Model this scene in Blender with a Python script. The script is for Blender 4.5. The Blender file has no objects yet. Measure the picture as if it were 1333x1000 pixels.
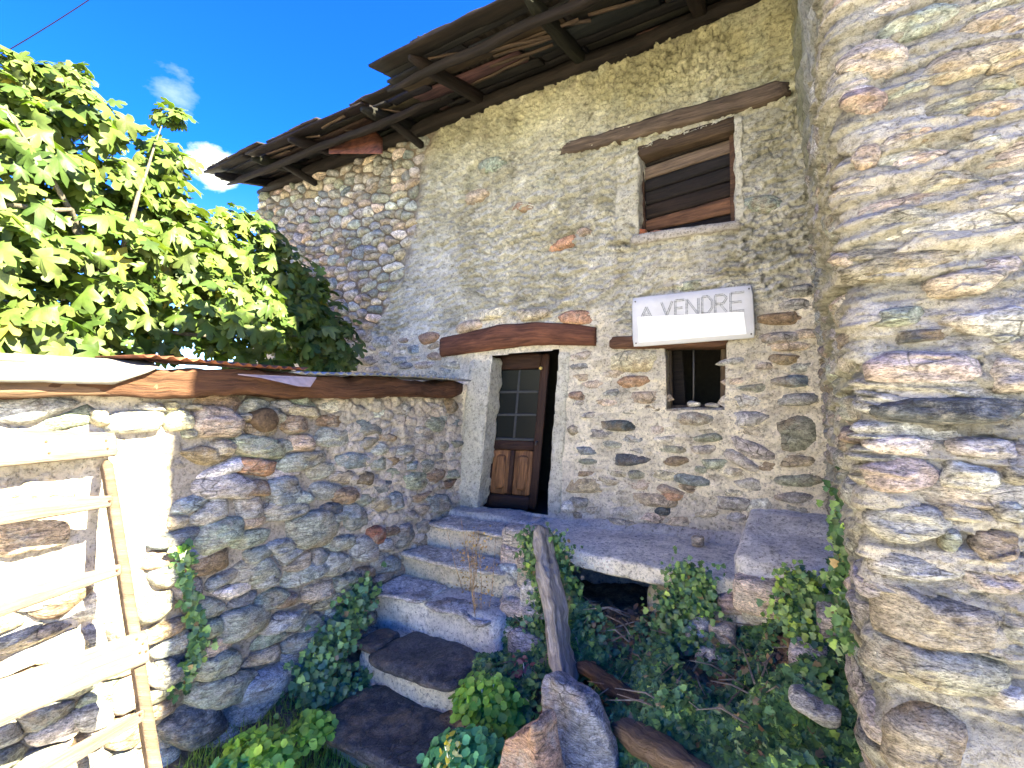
import bpy, math, random
import numpy as np
from mathutils import Vector, Matrix, Euler
R = math.radians
random.seed(7); RNG = np.random.default_rng(11)
scene = bpy.context.scene
COL = scene.collection

# ------------------------------------------------------------ camera, light
FPX = 623.0; YAW = R(30.3); PITCH = R(2.76)
cam_d = bpy.data.cameras.new('camera'); cam = bpy.data.objects.new('camera', cam_d); COL.objects.link(cam)
cam_d.sensor_width = 36; cam_d.lens = 36*FPX/1333; cam_d.clip_start = .05; cam_d.clip_end = 2000
cam.location = (0, 0, 0); cam.rotation_euler = (R(90)+PITCH, 0, YAW)
scene.camera = cam
SUN = Vector((1.0, .07, .86)).normalized()
sun_d = bpy.data.lights.new('sun', 'SUN'); sun_d.energy = 4.2; sun_d.angle = R(.5); sun_d.color = (1, .95, .86)
sun = bpy.data.objects.new('sun', sun_d); COL.objects.link(sun)
sun.rotation_euler = SUN.to_track_quat('Z', 'Y').to_euler()
world = bpy.data.worlds.new('World'); scene.world = world; world.use_nodes = True
SKY_STRENGTH = .075
scene.view_settings.view_transform = 'Standard'; scene.view_settings.look = 'None'
scene.view_settings.gamma = 1; scene.view_settings.use_curve_mapping = False
scene.view_settings.exposure = 3.9
scene.view_settings.use_white_balance = True; scene.view_settings.white_balance_temperature = 8400; scene.view_settings.white_balance_tint = -5

ROT = Euler((R(90)+PITCH, 0, YAW)).to_matrix()
def ray(px, py): return ROT @ Vector(((px-666.5)/FPX, -(py-500)/FPX, -1))
def onY(px, py, Y): d = ray(px, py); return np.array(d*(Y/d.y))
def onX(px, py, X): d = ray(px, py); return np.array(d*(X/d.x))
RN = np.array(ROT)
def proj(P):
    L = np.asarray(P) @ RN
    return 666.5 - FPX*L[..., 0]/L[..., 2], 500 + FPX*L[..., 1]/L[..., 2]

nt = world.node_tree; N = nt.nodes; N.clear(); Lk = nt.links
sky = N.new('ShaderNodeTexSky'); sky.sky_type = 'NISHITA'; sky.sun_disc = False
sky.sun_elevation = math.asin(SUN.z); sky.sun_rotation = math.atan2(SUN.x, SUN.y)
sky.altitude = 3000; sky.dust_density = .4; sky.ozone_density = 2.2; sky.air_density = 1.0
hsv = N.new('ShaderNodeHueSaturation'); hsv.inputs['Saturation'].default_value = 1.42; hsv.inputs['Hue'].default_value = .53
Lk.new(sky.outputs[0], hsv.inputs['Color'])
bg = N.new('ShaderNodeBackground'); bg.inputs[1].default_value = SKY_STRENGTH
tc = N.new('ShaderNodeTexCoord')
def wmath(op, a, b=None, c=None):
    m = N.new('ShaderNodeMath'); m.operation = op
    for i, v in enumerate((a, b, c)):
        if v is None: continue
        if isinstance(v, (int, float)): m.inputs[i].default_value = v
        else: Lk.new(v, m.inputs[i])
    return m.outputs[0]
def cloud(px, py, rad, sc, thr, seed):
    d = ray(px, py).normalized()
    dot = N.new('ShaderNodeVectorMath'); dot.operation = 'DISTANCE'; Lk.new(tc.outputs['Generated'], dot.inputs[0]); dot.inputs[1].default_value = d
    no = N.new('ShaderNodeTexNoise'); no.noise_dimensions = '4D'; no.inputs['W'].default_value = seed
    no.inputs['Scale'].default_value = sc; no.inputs['Detail'].default_value = 7; no.inputs['Roughness'].default_value = .6
    mp = N.new('ShaderNodeMapping'); mp.inputs['Scale'].default_value = (1, 1, 1.8); Lk.new(tc.outputs['Generated'], mp.inputs[0]); Lk.new(mp.outputs[0], no.inputs['Vector'])
    fall = wmath('SUBTRACT', 1.0, wmath('DIVIDE', dot.outputs['Value'], rad))
    v = wmath('SUBTRACT', wmath('ADD', no.outputs[0], wmath('MULTIPLY', fall, .5)), thr)
    m = wmath('MULTIPLY', v, 4.5); m = wmath('MAXIMUM', wmath('MINIMUM', m, 1.0), 0.0)
    return m
c1 = cloud(276, 214, .06, 11, .67, 3.1); c2 = wmath('MULTIPLY', cloud(222, 118, .07, 13, .78, 1.4), .16)
cm = wmath('MAXIMUM', c1, c2)
mx = N.new('ShaderNodeMix'); mx.data_type = 'RGBA'; Lk.new(cm, mx.inputs[0]); Lk.new(hsv.outputs[0], mx.inputs[6]); mx.inputs[7].default_value = (3.0, 3.1, 3.2, 1)
Lk.new(mx.outputs[2], bg.inputs[0])
wo = N.new('ShaderNodeOutputWorld'); Lk.new(bg.outputs[0], wo.inputs[0])

# ------------------------------------------------------------ numpy noise
def _h(ix, iy, iz, seed):
    x = (ix.astype(np.int64)*374761393 + iy.astype(np.int64)*668265263 + iz.astype(np.int64)*2147483647 + seed*974634777) & 0xffffffff
    x = ((x ^ (x >> 13))*1274126177) & 0xffffffff
    x = ((x ^ (x >> 16))*2246822519) & 0xffffffff
    return ((x ^ (x >> 15)) & 0xffffff)/float(0xffffff)
def vn(x, y, z=None, seed=0):
    x = np.asarray(x, float); y = np.asarray(y, float); z = np.zeros_like(x) if z is None else np.asarray(z, float)
    i, j, k = np.floor(x), np.floor(y), np.floor(z)
    f = [x-i, y-j, z-k]; f = [t*t*(3-2*t) for t in f]; r = 0
    two = np.any(f[2] != 0)
    for a in (0, 1):
        for b in (0, 1):
            for c in ((0, 1) if two else (0,)):
                w = (f[0] if a else 1-f[0])*(f[1] if b else 1-f[1])*(f[2] if c else 1-f[2])
                r = r + w*_h(i+a, j+b, k+c, seed)
    return r*2-1
def fbm(x, y, z=None, o=4, seed=0, g=.5):
    s = 0; a = 1; t = 0
    for q in range(o):
        m = 2.03**q
        s = s + a*vn(x*m+q*17.3, y*m+q*7.7, None if z is None else z*m+q*3.1, seed+q); t += a; a *= g
    return s/t
def worley(x, y, seed=0):
    i, j = np.floor(x), np.floor(y); f1 = np.full(x.shape, 9.); f2 = f1.copy(); cid = np.zeros(x.shape)
    z0 = np.zeros_like(i)
    for a in (-1, 0, 1):
        for b in (-1, 0, 1):
            cx = i+a+_h(i+a, j+b, z0, seed)*.9; cy = j+b+_h(i+a, j+b, z0, seed+91)*.9
            d = np.hypot(cx-x, cy-y); idv = _h(i+a, j+b, z0, seed+55)
            m = d < f1; f2 = np.where(m, f1, np.minimum(f2, d)); cid = np.where(m, idv, cid); f1 = np.where(m, d, f1)
    return f1, f2, cid
def flakes(x, y, seed=0):
    i, j = np.floor(x), np.floor(y); f1 = np.full(x.shape, 9.); cid = np.zeros(x.shape); oy = np.zeros(x.shape); ox = np.zeros(x.shape); z0 = np.zeros_like(i)
    for a in (-1, 0, 1):
        for b in (-1, 0, 1):
            cx = i+a+_h(i+a, j+b, z0, seed)*.9; cy = j+b+_h(i+a, j+b, z0, seed+91)*.9
            d = np.hypot(cx-x, cy-y); m = d < f1; cid = np.where(m, _h(i+a, j+b, z0, seed+55), cid); oy = np.where(m, y-cy, oy); ox = np.where(m, x-cx, ox); f1 = np.where(m, d, f1)
    return f1, cid, ox, oy
def sst(x, a, b): t = np.clip((x-a)/(b-a), 0, 1); return t*t*(3-2*t)

# ------------------------------------------------------------ object helpers
def tag(o, label=None, cat=None, group=None, kind=None):
    if label: o['label'] = label
    if cat: o['category'] = cat
    if group: o['group'] = group
    if kind: o['kind'] = kind
    return o
def link(name, me, mat=None, parent=None):
    if mat is not None and not me.materials: me.materials.append(mat)
    o = bpy.data.objects.new(name, me); COL.objects.link(o)
    if parent is not None: o.parent = parent
    return o
def mesh(name, V, F, mat=None, parent=None, smooth=True, tint=None, grain=None, center=True):
    V = np.asarray(V, float); c = V.mean(0) if center and parent is None else None
    me = bpy.data.meshes.new(name)
    if isinstance(F, np.ndarray):
        n, k = F.shape
        me.vertices.add(len(V)); me.vertices.foreach_set('co', V.astype(np.float32).ravel())
        me.loops.add(n*k); me.loops.foreach_set('vertex_index', F.astype(np.int32).ravel())
        me.polygons.add(n); me.polygons.foreach_set('loop_start', np.arange(0, n*k, k, dtype=np.int32))
        me.update(calc_edges=True); me.validate()
    else:
        me.from_pydata(V.tolist(), [], F); me.update()
    if smooth: me.polygons.foreach_set('use_smooth', np.ones(len(me.polygons), bool))
    if tint is not None:
        t = np.asarray(tint, float)
        if t.ndim == 1: t = np.tile(t, (len(V), 1))
        t = np.concatenate([t[:, :3], np.ones((len(V), 1))], 1)
        at = me.color_attributes.new('tint', 'FLOAT_COLOR', 'POINT'); at.data.foreach_set('color', t.astype(np.float32).ravel())
    if grain is not None:
        at = me.attributes.new('grain', 'FLOAT_VECTOR', 'POINT'); at.data.foreach_set('vector', np.asarray(grain, np.float32).ravel())
    o = link(name, me, mat, parent)
    return o
def empty(name, loc=(0, 0, 0)):
    o = bpy.data.objects.new(name, None); COL.objects.link(o); o.location = loc; o.empty_display_size = .2; return o
def kid(o, parent):          # parent keeping world place (parent is an unrotated empty)
    o.parent = parent; o.location = o.location - parent.location; return o

class Bag:                   # collects geometry for one mesh
    def __init__(s): s.V = []; s.F = []; s.T = []; s.G = []; s.n = 0
    def add(s, V, F, tint=(1, 1, 1), grain=None):
        V = np.asarray(V, float); s.V.append(V)
        s.F += [[i+s.n for i in f] for f in (F.tolist() if isinstance(F, np.ndarray) else F)]
        t = np.asarray(tint, float); s.T.append(np.tile(t[:3], (len(V), 1)) if t.ndim == 1 else t[:, :3])
        s.G.append(V if grain is None else grain); s.n += len(V)
    def build(s, name, mat, parent=None, smooth=True):
        return mesh(name, np.concatenate(s.V), s.F, mat, parent, smooth, np.concatenate(s.T), np.concatenate(s.G))

def lattice(nx, ny, nz, k=9.):
    """surface of a rounded box, coords in [-1,1]"""
    idx = {}; P = []
    def g(i, j, l):
        key = (i, j, l)
        if key not in idx: idx[key] = len(P); P.append((2*i/nx-1, 2*j/ny-1, 2*l/nz-1))
        return idx[key]
    F = []
    for i in range(nx):
        for j in range(ny):
            F.append([g(i, j, 0), g(i, j+1, 0), g(i+1, j+1, 0), g(i+1, j, 0)])
            F.append([g(i, j, nz), g(i+1, j, nz), g(i+1, j+1, nz), g(i, j+1, nz)])
    for i in range(nx):
        for l in range(nz):
            F.append([g(i, 0, l), g(i+1, 0, l), g(i+1, 0, l+1), g(i, 0, l+1)])
            F.append([g(i, ny, l), g(i, ny, l+1), g(i+1, ny, l+1), g(i+1, ny, l)])
    for j in range(ny):
        for l in range(nz):
            F.append([g(0, j, l), g(0, j, l+1), g(0, j+1, l+1), g(0, j+1, l)])
            F.append([g(nx, j, l), g(nx, j+1, l), g(nx, j+1, l+1), g(nx, j, l+1)])
    P = np.array(P)
    if k: P = P/((np.abs(P)**k).sum(1)**(1/k))[:, None]*np.where(np.abs(P).max(1) > 0, 1, 1)[:, None]
    return P, F
_lat = {}
def block(C, n=(6, 4, 4), k=9., amp=.01, freq=6., seed=None, aniso=(1, 1, 1), amp2=0, freq2=30):
    """C = 8 corners (bottom 4 ccw from x-y-, then top 4) -> V,F,grain. first axis = length"""
    key = (n, k)
    if key not in _lat: _lat[key] = lattice(*n, k)
    P, F = _lat[key]
    C = np.asarray(C, float); u, v, w = (P[:, 0:1]+1)/2, (P[:, 1:2]+1)/2, (P[:, 2:3]+1)/2
    b = C[0]*(1-u)*(1-v)+C[1]*u*(1-v)+C[2]*u*v+C[3]*(1-u)*v
    t = C[4]*(1-u)*(1-v)+C[5]*u*(1-v)+C[6]*u*v+C[7]*(1-u)*v
    V = b*(1-w)+t*w
    if seed is None: seed = random.randrange(9999)
    x, y, z = V[:, 0]*freq*aniso[0]+seed*.37, V[:, 1]*freq*aniso[1], V[:, 2]*freq*aniso[2]
    D = np.stack([fbm(x, y, z, 3, seed), fbm(x+31, y, z, 3, seed+5), fbm(x, y+47, z, 3, seed+9)], 1)*amp
    if amp2: D = D+np.stack([vn(V[:, 0]*freq2, V[:, 1]*freq2, V[:, 2]*freq2, seed+i) for i in range(3)], 1)*amp2
    dims = np.array([np.linalg.norm(C[1]-C[0]), np.linalg.norm(C[3]-C[0]), np.linalg.norm(C[4]-C[0])])
    G = (P+1)/2*dims + np.array([seed*1.7 % 50, 0, seed*.91 % 20])
    return V+D, F, G
def boxc(x0, x1, y0, y1, z0, z1):
    return np.array([(x0, y0, z0), (x1, y0, z0), (x1, y1, z0), (x0, y1, z0), (x0, y0, z1), (x1, y0, z1), (x1, y1, z1), (x0, y1, z1)], float)
def beamc(a, b, w, h, up=(0, 0, 1), taper=1.):
    a, b = np.array(a, float), np.array(b, float); d = b-a; d /= np.linalg.norm(d)
    s = np.cross(np.array(up, float), d); s /= np.linalg.norm(s); t = np.cross(d, s)
    def q(p, i, j, f): return p + s*i*w/2*f + t*j*h/2*f
    return np.array([q(a, -1, -1, 1), q(b, -1, -1, taper), q(b, 1, -1, taper), q(a, 1, -1, 1),
                     q(a, -1, 1, 1), q(b, -1, 1, taper), q(b, 1, 1, taper), q(a, 1, 1, 1)])
def ob(name, C, mat, parent=None, tint=(1, 1, 1), **kw):
    V, F, G = block(C, **kw); return mesh(name, V, F, mat, parent, True, tint, G)
def tube(pts, rad, seg=8, cap=True):
    pts = [Vector(p) for p in pts]; V = []; F = []; n = len(pts)
    up = Vector((0, 0, 1))
    for i, p in enumerate(pts):
        d = (pts[min(i+1, n-1)]-pts[max(i-1, 0)]).normalized()
        s = d.cross(up); s = s.normalized() if s.length > .01 else Vector((1, 0, 0)); t = d.cross(s)
        r = rad[i] if hasattr(rad, '__len__') else rad
        for k in range(seg):
            a = 2*math.pi*k/seg; V.append(p+s*math.cos(a)*r+t*math.sin(a)*r)
    for i in range(n-1):
        for k in range(seg):
            F.append([i*seg+k, i*seg+(k+1) % seg, (i+1)*seg+(k+1) % seg, (i+1)*seg+k])
    if cap: F.append(list(range(seg))[::-1]); F.append([(n-1)*seg+k for k in range(seg)])
    return np.array([tuple(v) for v in V]), F

# ------------------------------------------------------------ materials
class MT:
    def __init__(s, name, rough=.9, spec=.25):
        s.m = bpy.data.materials.new(name); s.m.use_nodes = True; s.t = s.m.node_tree
        s.b = s.t.nodes['Principled BSDF']; s.b.inputs['Roughness'].default_value = rough; s.b.inputs['Specular IOR Level'].default_value = spec
    def nd(s, t, **kw):
        n = s.t.nodes.new(t)
        for k, v in kw.items(): setattr(n, k, v)
        return n
    def l(s, a, b): s.t.links.new(a, b)
    def pos(s, scale=(1, 1, 1), rot=(0, 0, 0), attr=None):
        if attr: g = s.nd('ShaderNodeAttribute'); g.attribute_name = attr; out = g.outputs['Vector']
        else: out = s.nd('ShaderNodeNewGeometry').outputs['Position']
        mp = s.nd('ShaderNodeMapping'); mp.inputs['Scale'].default_value = scale; mp.inputs['Rotation'].default_value = rot; s.l(out, mp.inputs[0]); return mp.outputs[0]
    def noise(s, vec, sc, det=5, ro=.6, dist=0.):
        n = s.nd('ShaderNodeTexNoise'); n.inputs['Scale'].default_value = sc; n.inputs['Detail'].default_value = det
        n.inputs['Roughness'].default_value = ro; n.inputs['Distortion'].default_value = dist; s.l(vec, n.inputs['Vector']); return n.outputs[0]
    def ramp(s, fac, *st, interp='LINEAR'):
        r = s.nd('ShaderNodeValToRGB'); e = r.color_ramp.elements; r.color_ramp.interpolation = interp
        while len(e) < len(st): e.new(.5)
        for i, (p, c) in enumerate(st):
            e[i].position = p; e[i].color = (c, c, c, 1) if isinstance(c, (int, float)) else (*c, 1)
        s.l(fac, r.inputs[0]); return r.outputs[0]
    def mix(s, fac, a, b, mode='MIX'):
        m = s.nd('ShaderNodeMix', data_type='RGBA', blend_type=mode)
        for i, v in ((0, fac), (6, a), (7, b)):
            if isinstance(v, (int, float)): m.inputs[i].default_value = v if i == 0 else (v, v, v, 1)
            elif isinstance(v, tuple): m.inputs[i].default_value = (*v[:3], 1)
            else: s.l(v, m.inputs[i])
        return m.outputs[2]
    def math(s, op, a, b):
        m = s.nd('ShaderNodeMath', operation=op)
        for i, v in enumerate((a, b)):
            if isinstance(v, (int, float)): m.inputs[i].default_value = v
            else: s.l(v, m.inputs[i])
        return m.outputs[0]
    def tint(s):
        a = s.nd('ShaderNodeAttribute'); a.attribute_name = 'tint'; return a.outputs['Color']
    def col(s, c):
        if isinstance(c, tuple): s.b.inputs['Base Color'].default_value = (*c, 1)
        else: s.l(c, s.b.inputs['Base Color'])
    def bump(s, *hs):
        prev = None
        for h, st, di in hs:
            n = s.nd('ShaderNodeBump'); n.inputs['Strength'].default_value = st; n.inputs['Distance'].default_value = di
            s.l(h, n.inputs['Height'])
            if prev is not None: s.l(prev, n.inputs['Normal'])
            prev = n.outputs[0]
        s.l(prev, s.b.inputs['Normal'])

def m_stone(name, lay=(2, 2, 9), dust=(.46, .43, .38), dustamt=.55, bump=1.0):
    M = MT(name, .88, .3); p = M.pos(); pl = M.pos(lay)
    n1 = M.noise(pl, 6, 7, .65, .6); n2 = M.noise(p, 22, 6, .7); n3 = M.noise(p, 4, 4, .6); n4 = M.noise(p, 90, 3, .6)
    c = M.mix(1.0, M.tint(), M.ramp(n1, (.28, .34), (.5, .98), (.72, 1.65)), 'MULTIPLY')
    c = M.mix(1.0, c, M.ramp(n2, (.32, .5), (.52, 1.05), (.72, 1.45)), 'MULTIPLY')
    c = M.mix(M.ramp(n3, (.5, 0), (.66, .45)), c, (.36, .24, .13))              # ochre iron bloom
    c = M.mix(M.math('MULTIPLY', M.ramp(M.noise(p, 9, 6, .75), (.50, 0), (.62, 1)), dustamt), c, dust)      # mortar smears and lichen
    v = M.nd('ShaderNodeTexVoronoi', feature='DISTANCE_TO_EDGE'); v.inputs['Scale'].default_value = 5; M.l(M.pos((1, 1, 2.5)), v.inputs['Vector'])
    wv = M.nd('ShaderNodeVectorMath', operation='MULTIPLY_ADD'); wn = M.nd('ShaderNodeTexNoise'); wn.inputs['Scale'].default_value = 7; M.l(p, wn.inputs['Vector']); M.l(wn.outputs['Color'], wv.inputs[0]); wv.inputs[1].default_value = (.16, .16, .08); M.l(M.pos((lay[0]*.5, lay[1]*.5, lay[2]*.42)), wv.inputs[2]); M.l(wv.outputs[0], v.inputs['Vector'])
    crack = M.math('MULTIPLY', M.ramp(v.outputs['Distance'], (0, 1), (.035, 0)), M.ramp(M.noise(p, 5, 3), (.45, 0), (.6, 1)))
    c = M.mix(M.math('MULTIPLY', crack, .75), c, (.05, .045, .04))
    n5 = M.noise(M.pos((1.5, 1.5, 4)), 48, 4, .75); c = M.mix(1.0, c, M.ramp(n5, (.36, .45), (.5, 1.0), (.66, 1.4)), 'MULTIPLY')
    M.col(M.mix(M.ramp(n4, (.60, 0), (.70, .75)), c, (.07, .07, .065)))
    M.bump((M.math('SUBTRACT', 1.0, crack), .8, .012), (n5, .8, .008), (n1, .9*bump, .03), (n2, .8*bump, .012), (n4, .5*bump, .004))
    return M.m
def m_mortar(name, bump=1.):
    M = MT(name, .95, .15); p = M.pos()
    n1 = M.noise(p, 3, 5, .6); n2 = M.noise(p, 26, 7, .72); n3 = M.noise(p, 110, 4, .7)
    c = M.mix(1.0, M.tint(), M.ramp(n1, (.3, .78), (.7, 1.18)), 'MULTIPLY')
    c = M.mix(1.0, c, M.ramp(n2, (.33, .42), (.47, 1.0), (.7, 1.22)), 'MULTIPLY')
    v = M.nd('ShaderNodeTexVoronoi'); v.inputs['Scale'].default_value = 75; M.l(p, v.inputs['Vector'])
    c = M.mix(M.ramp(v.outputs['Color'], (.84, 0), (.9, .4), interp='CONSTANT'), c, (.16, .14, .12))   # gravel grains
    c = M.mix(M.ramp(M.noise(p, 7, 6, .7), (.58, 0), (.72, .5)), c, (.17, .16, .13))     # grey weather stains
    n4 = M.noise(p, 58, 4, .7); c = M.mix(M.ramp(n4, (.56, 0), (.66, .8)), c, (.15, .13, .10))      # small dark specks where the noise peaks
    c = M.mix(M.ramp(M.noise(p, 16, 5, .7), (.56, 0), (.66, .35)), c, (.24, .22, .17))
    M.col(c)
    M.bump((n2, 1.0*bump, .035), (n4, 1.0, .012), (n3, .9*bump, .006))
    return M.m
def m_wood(name, dark, light, rough=.8, attr='grain', bump=1., k=1.):
    M = MT(name, rough, .25); p = M.pos((1.2*k, 18*k, 18*k), attr=attr); q = M.pos((1, 4, 4), attr=attr)
    n1 = M.noise(p, 2.2, 8, .7, .7); n2 = M.noise(q, 2.5, 5, .6); n3 = M.noise(p, 9, 4, .6)
    c = M.ramp(n1, (.3, dark), (.52, tuple((a+b)/2 for a, b in zip(dark, light))), (.7, light))
    c = M.mix(1.0, c, M.ramp(n2, (.3, .6), (.7, 1.3)), 'MULTIPLY')
    c = M.mix(1.0, c, M.tint(), 'MULTIPLY'); M.col(c)
    M.bump((n1, .9*bump, .02), (n3, .6*bump, .006))
    return M.m
def m_leaf(name, rough=.5, trans=.35, spec=.35, scale=14, var=(.7, 1.3)):
    M = MT(name, rough, spec); p = M.pos()
    c = M.mix(1.0, M.tint(), M.ramp(M.noise(p, scale, 3), (.3, var[0]), (.7, var[1])), 'MULTIPLY')
    M.col(c)
    M.bump((M.noise(p, 60, 3), .3, .004))
    tr = M.nd('ShaderNodeBsdfTranslucent'); M.l(M.mix(1.0, c, (1.3, 1.5, .6), 'MULTIPLY'), tr.inputs[0])
    ms = M.nd('ShaderNodeMixShader'); ms.inputs[0].default_value = trans
    M.l(M.b.outputs[0], ms.inputs[1]); M.l(tr.outputs[0], ms.inputs[2])
    M.l(ms.outputs[0], M.t.nodes['Material Output'].inputs[0]); return M.m
STONE = m_stone('schist_stone'); STONE_NEAR = m_stone('layered_schist', (3, 3, 9), (.40, .38, .35), .45, 1.0)
PEB = m_stone('cobble_stone', (3, 3, 4), (.40, .37, .32), .35, .8)
SLATE = m_stone('dark_slab_stone', (3, 3, 9), (.24, .22, .19), .35, .6)
MORTAR = m_mortar('lime_mortar')
BEAM = m_wood('weathered_beam_wood', (.03, .014, .009), (.17, .085, .05))
BEAMG = m_wood('old_grey_brown_wood', (.035, .024, .018), (.16, .115, .085))
ROOFW = m_wood('roof_wood', (.004, .004, .005), (.024, .019, .017))
POSTW = m_wood('bleached_post_wood', (.18, .15, .13), (.70, .63, .56), bump=2.6)
PALW = m_wood('pale_pallet_wood', (.075, .058, .047), (.17, .145, .13), bump=.8)
DOORW = m_wood('dark_door_wood', (.014, .007, .006), (.055, .024, .017), .6)
PEEL = m_wood('peeling_varnish_wood', (.02, .007, .005), (.36, .17, .075), .6, k=1.2)
LEAF = m_leaf('fig_leaf', .5, .3, .3, 9, (.6, 1.4)); IVYM = m_leaf('ivy_leaf', .38, .15, .45, 20, (.55, 1.4)); HERB = m_leaf('herb_leaf', .5, .3, .3)
BARK = m_wood('fig_bark', (.06, .05, .04), (.16, .14, .11))
def m_plain(name, c, rough=.6, metal=0., spec=.3, n=20, v=(.8, 1.15), b=.3):
    M = MT(name, rough, spec); M.b.inputs['Metallic'].default_value = metal; p = M.pos()
    M.col(M.mix(1.0, M.mix(1.0, c, M.ramp(M.noise(p, n, 5), (.3, v[0]), (.7, v[1])), 'MULTIPLY'), 1.0, 'MULTIPLY')); M.bump((M.noise(p, n*3, 4), b, .004)); return M.m
PAINT = m_plain('white_sign_paint', (.50, .51, .55), .5, n=5, v=(.88, 1.06)); BLANKW = m_plain('blank_white', (.80, .80, .80), .45, n=5, v=(.97, 1.02), b=.1)
INK = m_plain('faded_grey_ink', (.19, .20, .215), .8, n=60, v=(.5, 2.2))
TIN = m_plain('galvanised_tin', (.36, .37, .38), .5, .55, n=8, v=(.55, 1.2)); DTIN = m_plain('dark_weathered_tin', (.055, .045, .04), .8, .2, n=8, v=(.5, 1.6)); RUST = m_plain('rusty_iron', (.13, .045, .025), .85, .1, n=12, v=(.4, 1.8))
FLASH = m_plain('white_flashing', (.20, .19, .18), .6, n=9)
BLACKM = m_plain('black_cable', (.006, .006, .008), .9, spec=.05); YEL = m_plain('yellow_rope', (.45, .34, .12), .8)
IRON = m_plain('dark_iron', (.08, .08, .085), .6, .5)
DARKI = m_plain('dark_interior', (.05, .045, .04), .95)  # one near-black base colour for the inner surfaces
G = MT('window_glass', .3, .12); G.col((.008, .010, .010)); G.bump((G.noise(G.pos(), 3, 2), .15, .01)); GLASS = G.m

def m_ground():
    M = MT('earth_ground', .95, .1); p = M.pos(); n = M.noise(p, 2.5, 7, .65); n2 = M.noise(p, 35, 5, .7)
    c = M.ramp(n, (.3, (.46, .42, .35)), (.55, (.56, .52, .44)), (.72, (.50, .48, .40)))
    M.col(M.mix(1.0, c, M.ramp(n2, (.3, .65), (.7, 1.25)), 'MULTIPLY')); M.bump((n2, .8, .02)); return M.m
def m_soil():
    M = MT('leaf_litter_soil', .95, .1); p = M.pos(); n = M.noise(p, 9, 7, .7); n2 = M.noise(p, 45, 5, .7)
    c = M.ramp(n, (.3, (.07, .055, .038)), (.5, (.17, .12, .08)), (.68, (.34, .24, .16)))
    M.col(M.mix(1.0, c, M.ramp(n2, (.3, .5), (.7, 1.5)), 'MULTIPLY')); M.bump((n, .8, .05), (n2, .9, .02)); return M.m
SLATE.node_tree.nodes['Principled BSDF'].inputs['Roughness'].default_value = .45
GROUND = m_ground(); SOIL = m_soil()

# ------------------------------------------------------------ wall building tools
PAL = dict(grey=(.34, .34, .31), green=(.28, .30, .24), blue=(.23, .26, .28), tan=(.46, .38, .28), pink=(.46, .37, .30), orange=(.46, .28, .17),
           red=(.30, .13, .09), slate=(.075, .09, .105), white=(.62, .59, .53), brown=(.27, .19, .13), cream=(.60, .52, .40), lav=(.40, .395, .385), dark=(.05, .045, .045))
def jit(c, a=.18):
    f = 1+random.uniform(-a, a); return tuple(min(.8, max(.01, x*f*(1+random.uniform(-.06, .06)))) for x in c)

def voronoi_cells(u0, u1, v0, v1, su, sv, seed, drop=.15, jitter=.38):
    rnd = random.Random(seed); S = []
    k = su/sv; j = 0; v = v0-sv
    while v < v1+sv:
        u = u0-su+(j % 2)*su*.5+rnd.uniform(-.2, .2)*su
        while u < u1+su:
            if rnd.random() > drop: S.append((u+rnd.uniform(-jitter, jitter)*su, (v+rnd.uniform(-jitter, jitter)*sv)*k))
            u += su*rnd.uniform(.75, 1.3)
        v += sv; j += 1
    A = np.array(S); out = []
    for i, (x, y) in enumerate(S):
        if not (u0 <= x <= u1 and v0*k <= y <= v1*k): continue
        d = np.hypot(A[:, 0]-x, A[:, 1]-y); near = np.argsort(d)[1:22]
        w = su*1.3; poly = [(x-w, y-w), (x+w, y-w), (x+w, y+w), (x-w, y+w)]
        for q in near:
            nx, ny = A[q, 0]-x, A[q, 1]-y; mx_, my_ = (A[q, 0]+x)/2, (A[q, 1]+y)/2
            new = []
            for a in range(len(poly)):
                p, r = poly[a], poly[(a+1) % len(poly)]
                dp = (p[0]-mx_)*nx+(p[1]-my_)*ny; dr = (r[0]-mx_)*nx+(r[1]-my_)*ny
                if dp <= 0: new.append(p)
                if dp*dr < 0: t = dp/(dp-dr); new.append((p[0]+(r[0]-p[0])*t, p[1]+(r[1]-p[1])*t))
            poly = new
            if not poly: break
        if len(poly) > 2: out.append(np.array([(a, b/k) for a, b in poly]))
    return out
def round_poly(P, gap, n, rnd, wob=.05, cut=.22, it=2):
    P = np.asarray(P, float); c = P.mean(0); ext = P.max(0)-P.min(0)
    f = np.maximum(.35, 1-2*gap/np.maximum(ext, 1e-4)); P = c+(P-c)*f
    for _ in range(it):
        Q = np.roll(P, -1, 0); P = np.stack([P*(1-cut)+Q*cut, P*cut+Q*(1-cut)], 1).reshape(-1, 2)
    Q = np.vstack([P, P[:1]]); s = np.concatenate([[0], np.cumsum(np.hypot(*(np.diff(Q, axis=0).T)))])
    t = np.linspace(0, s[-1], n, endpoint=False)
    P = np.stack([np.interp(t, s, Q[:, 0]), np.interp(t, s, Q[:, 1])], 1)
    w = np.array([rnd.uniform(-1, 1) for _ in range(n)]); w = (w+np.roll(w, 1)*.6)*wob
    return c+(P-c)*(1+w)[:, None]
def ellipse_px(cx, cy, w, h, ang, rnd, e=3.0, n=14):
    a = R(ang); out = []
    lob = [rnd.uniform(.86, 1.08) for _ in range(n)]
    for i in range(n):
        t = 2*math.pi*i/n; ct, st = math.cos(t), math.sin(t)
        r = (abs(ct)**e+abs(st)**e)**(-1/e)*lob[i]; x, y = ct*r*w/2, -st*r*h/2
        out.append((cx+x*math.cos(a)+y*math.sin(a), cy-x*math.sin(a)+y*math.cos(a)))
    return out
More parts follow.
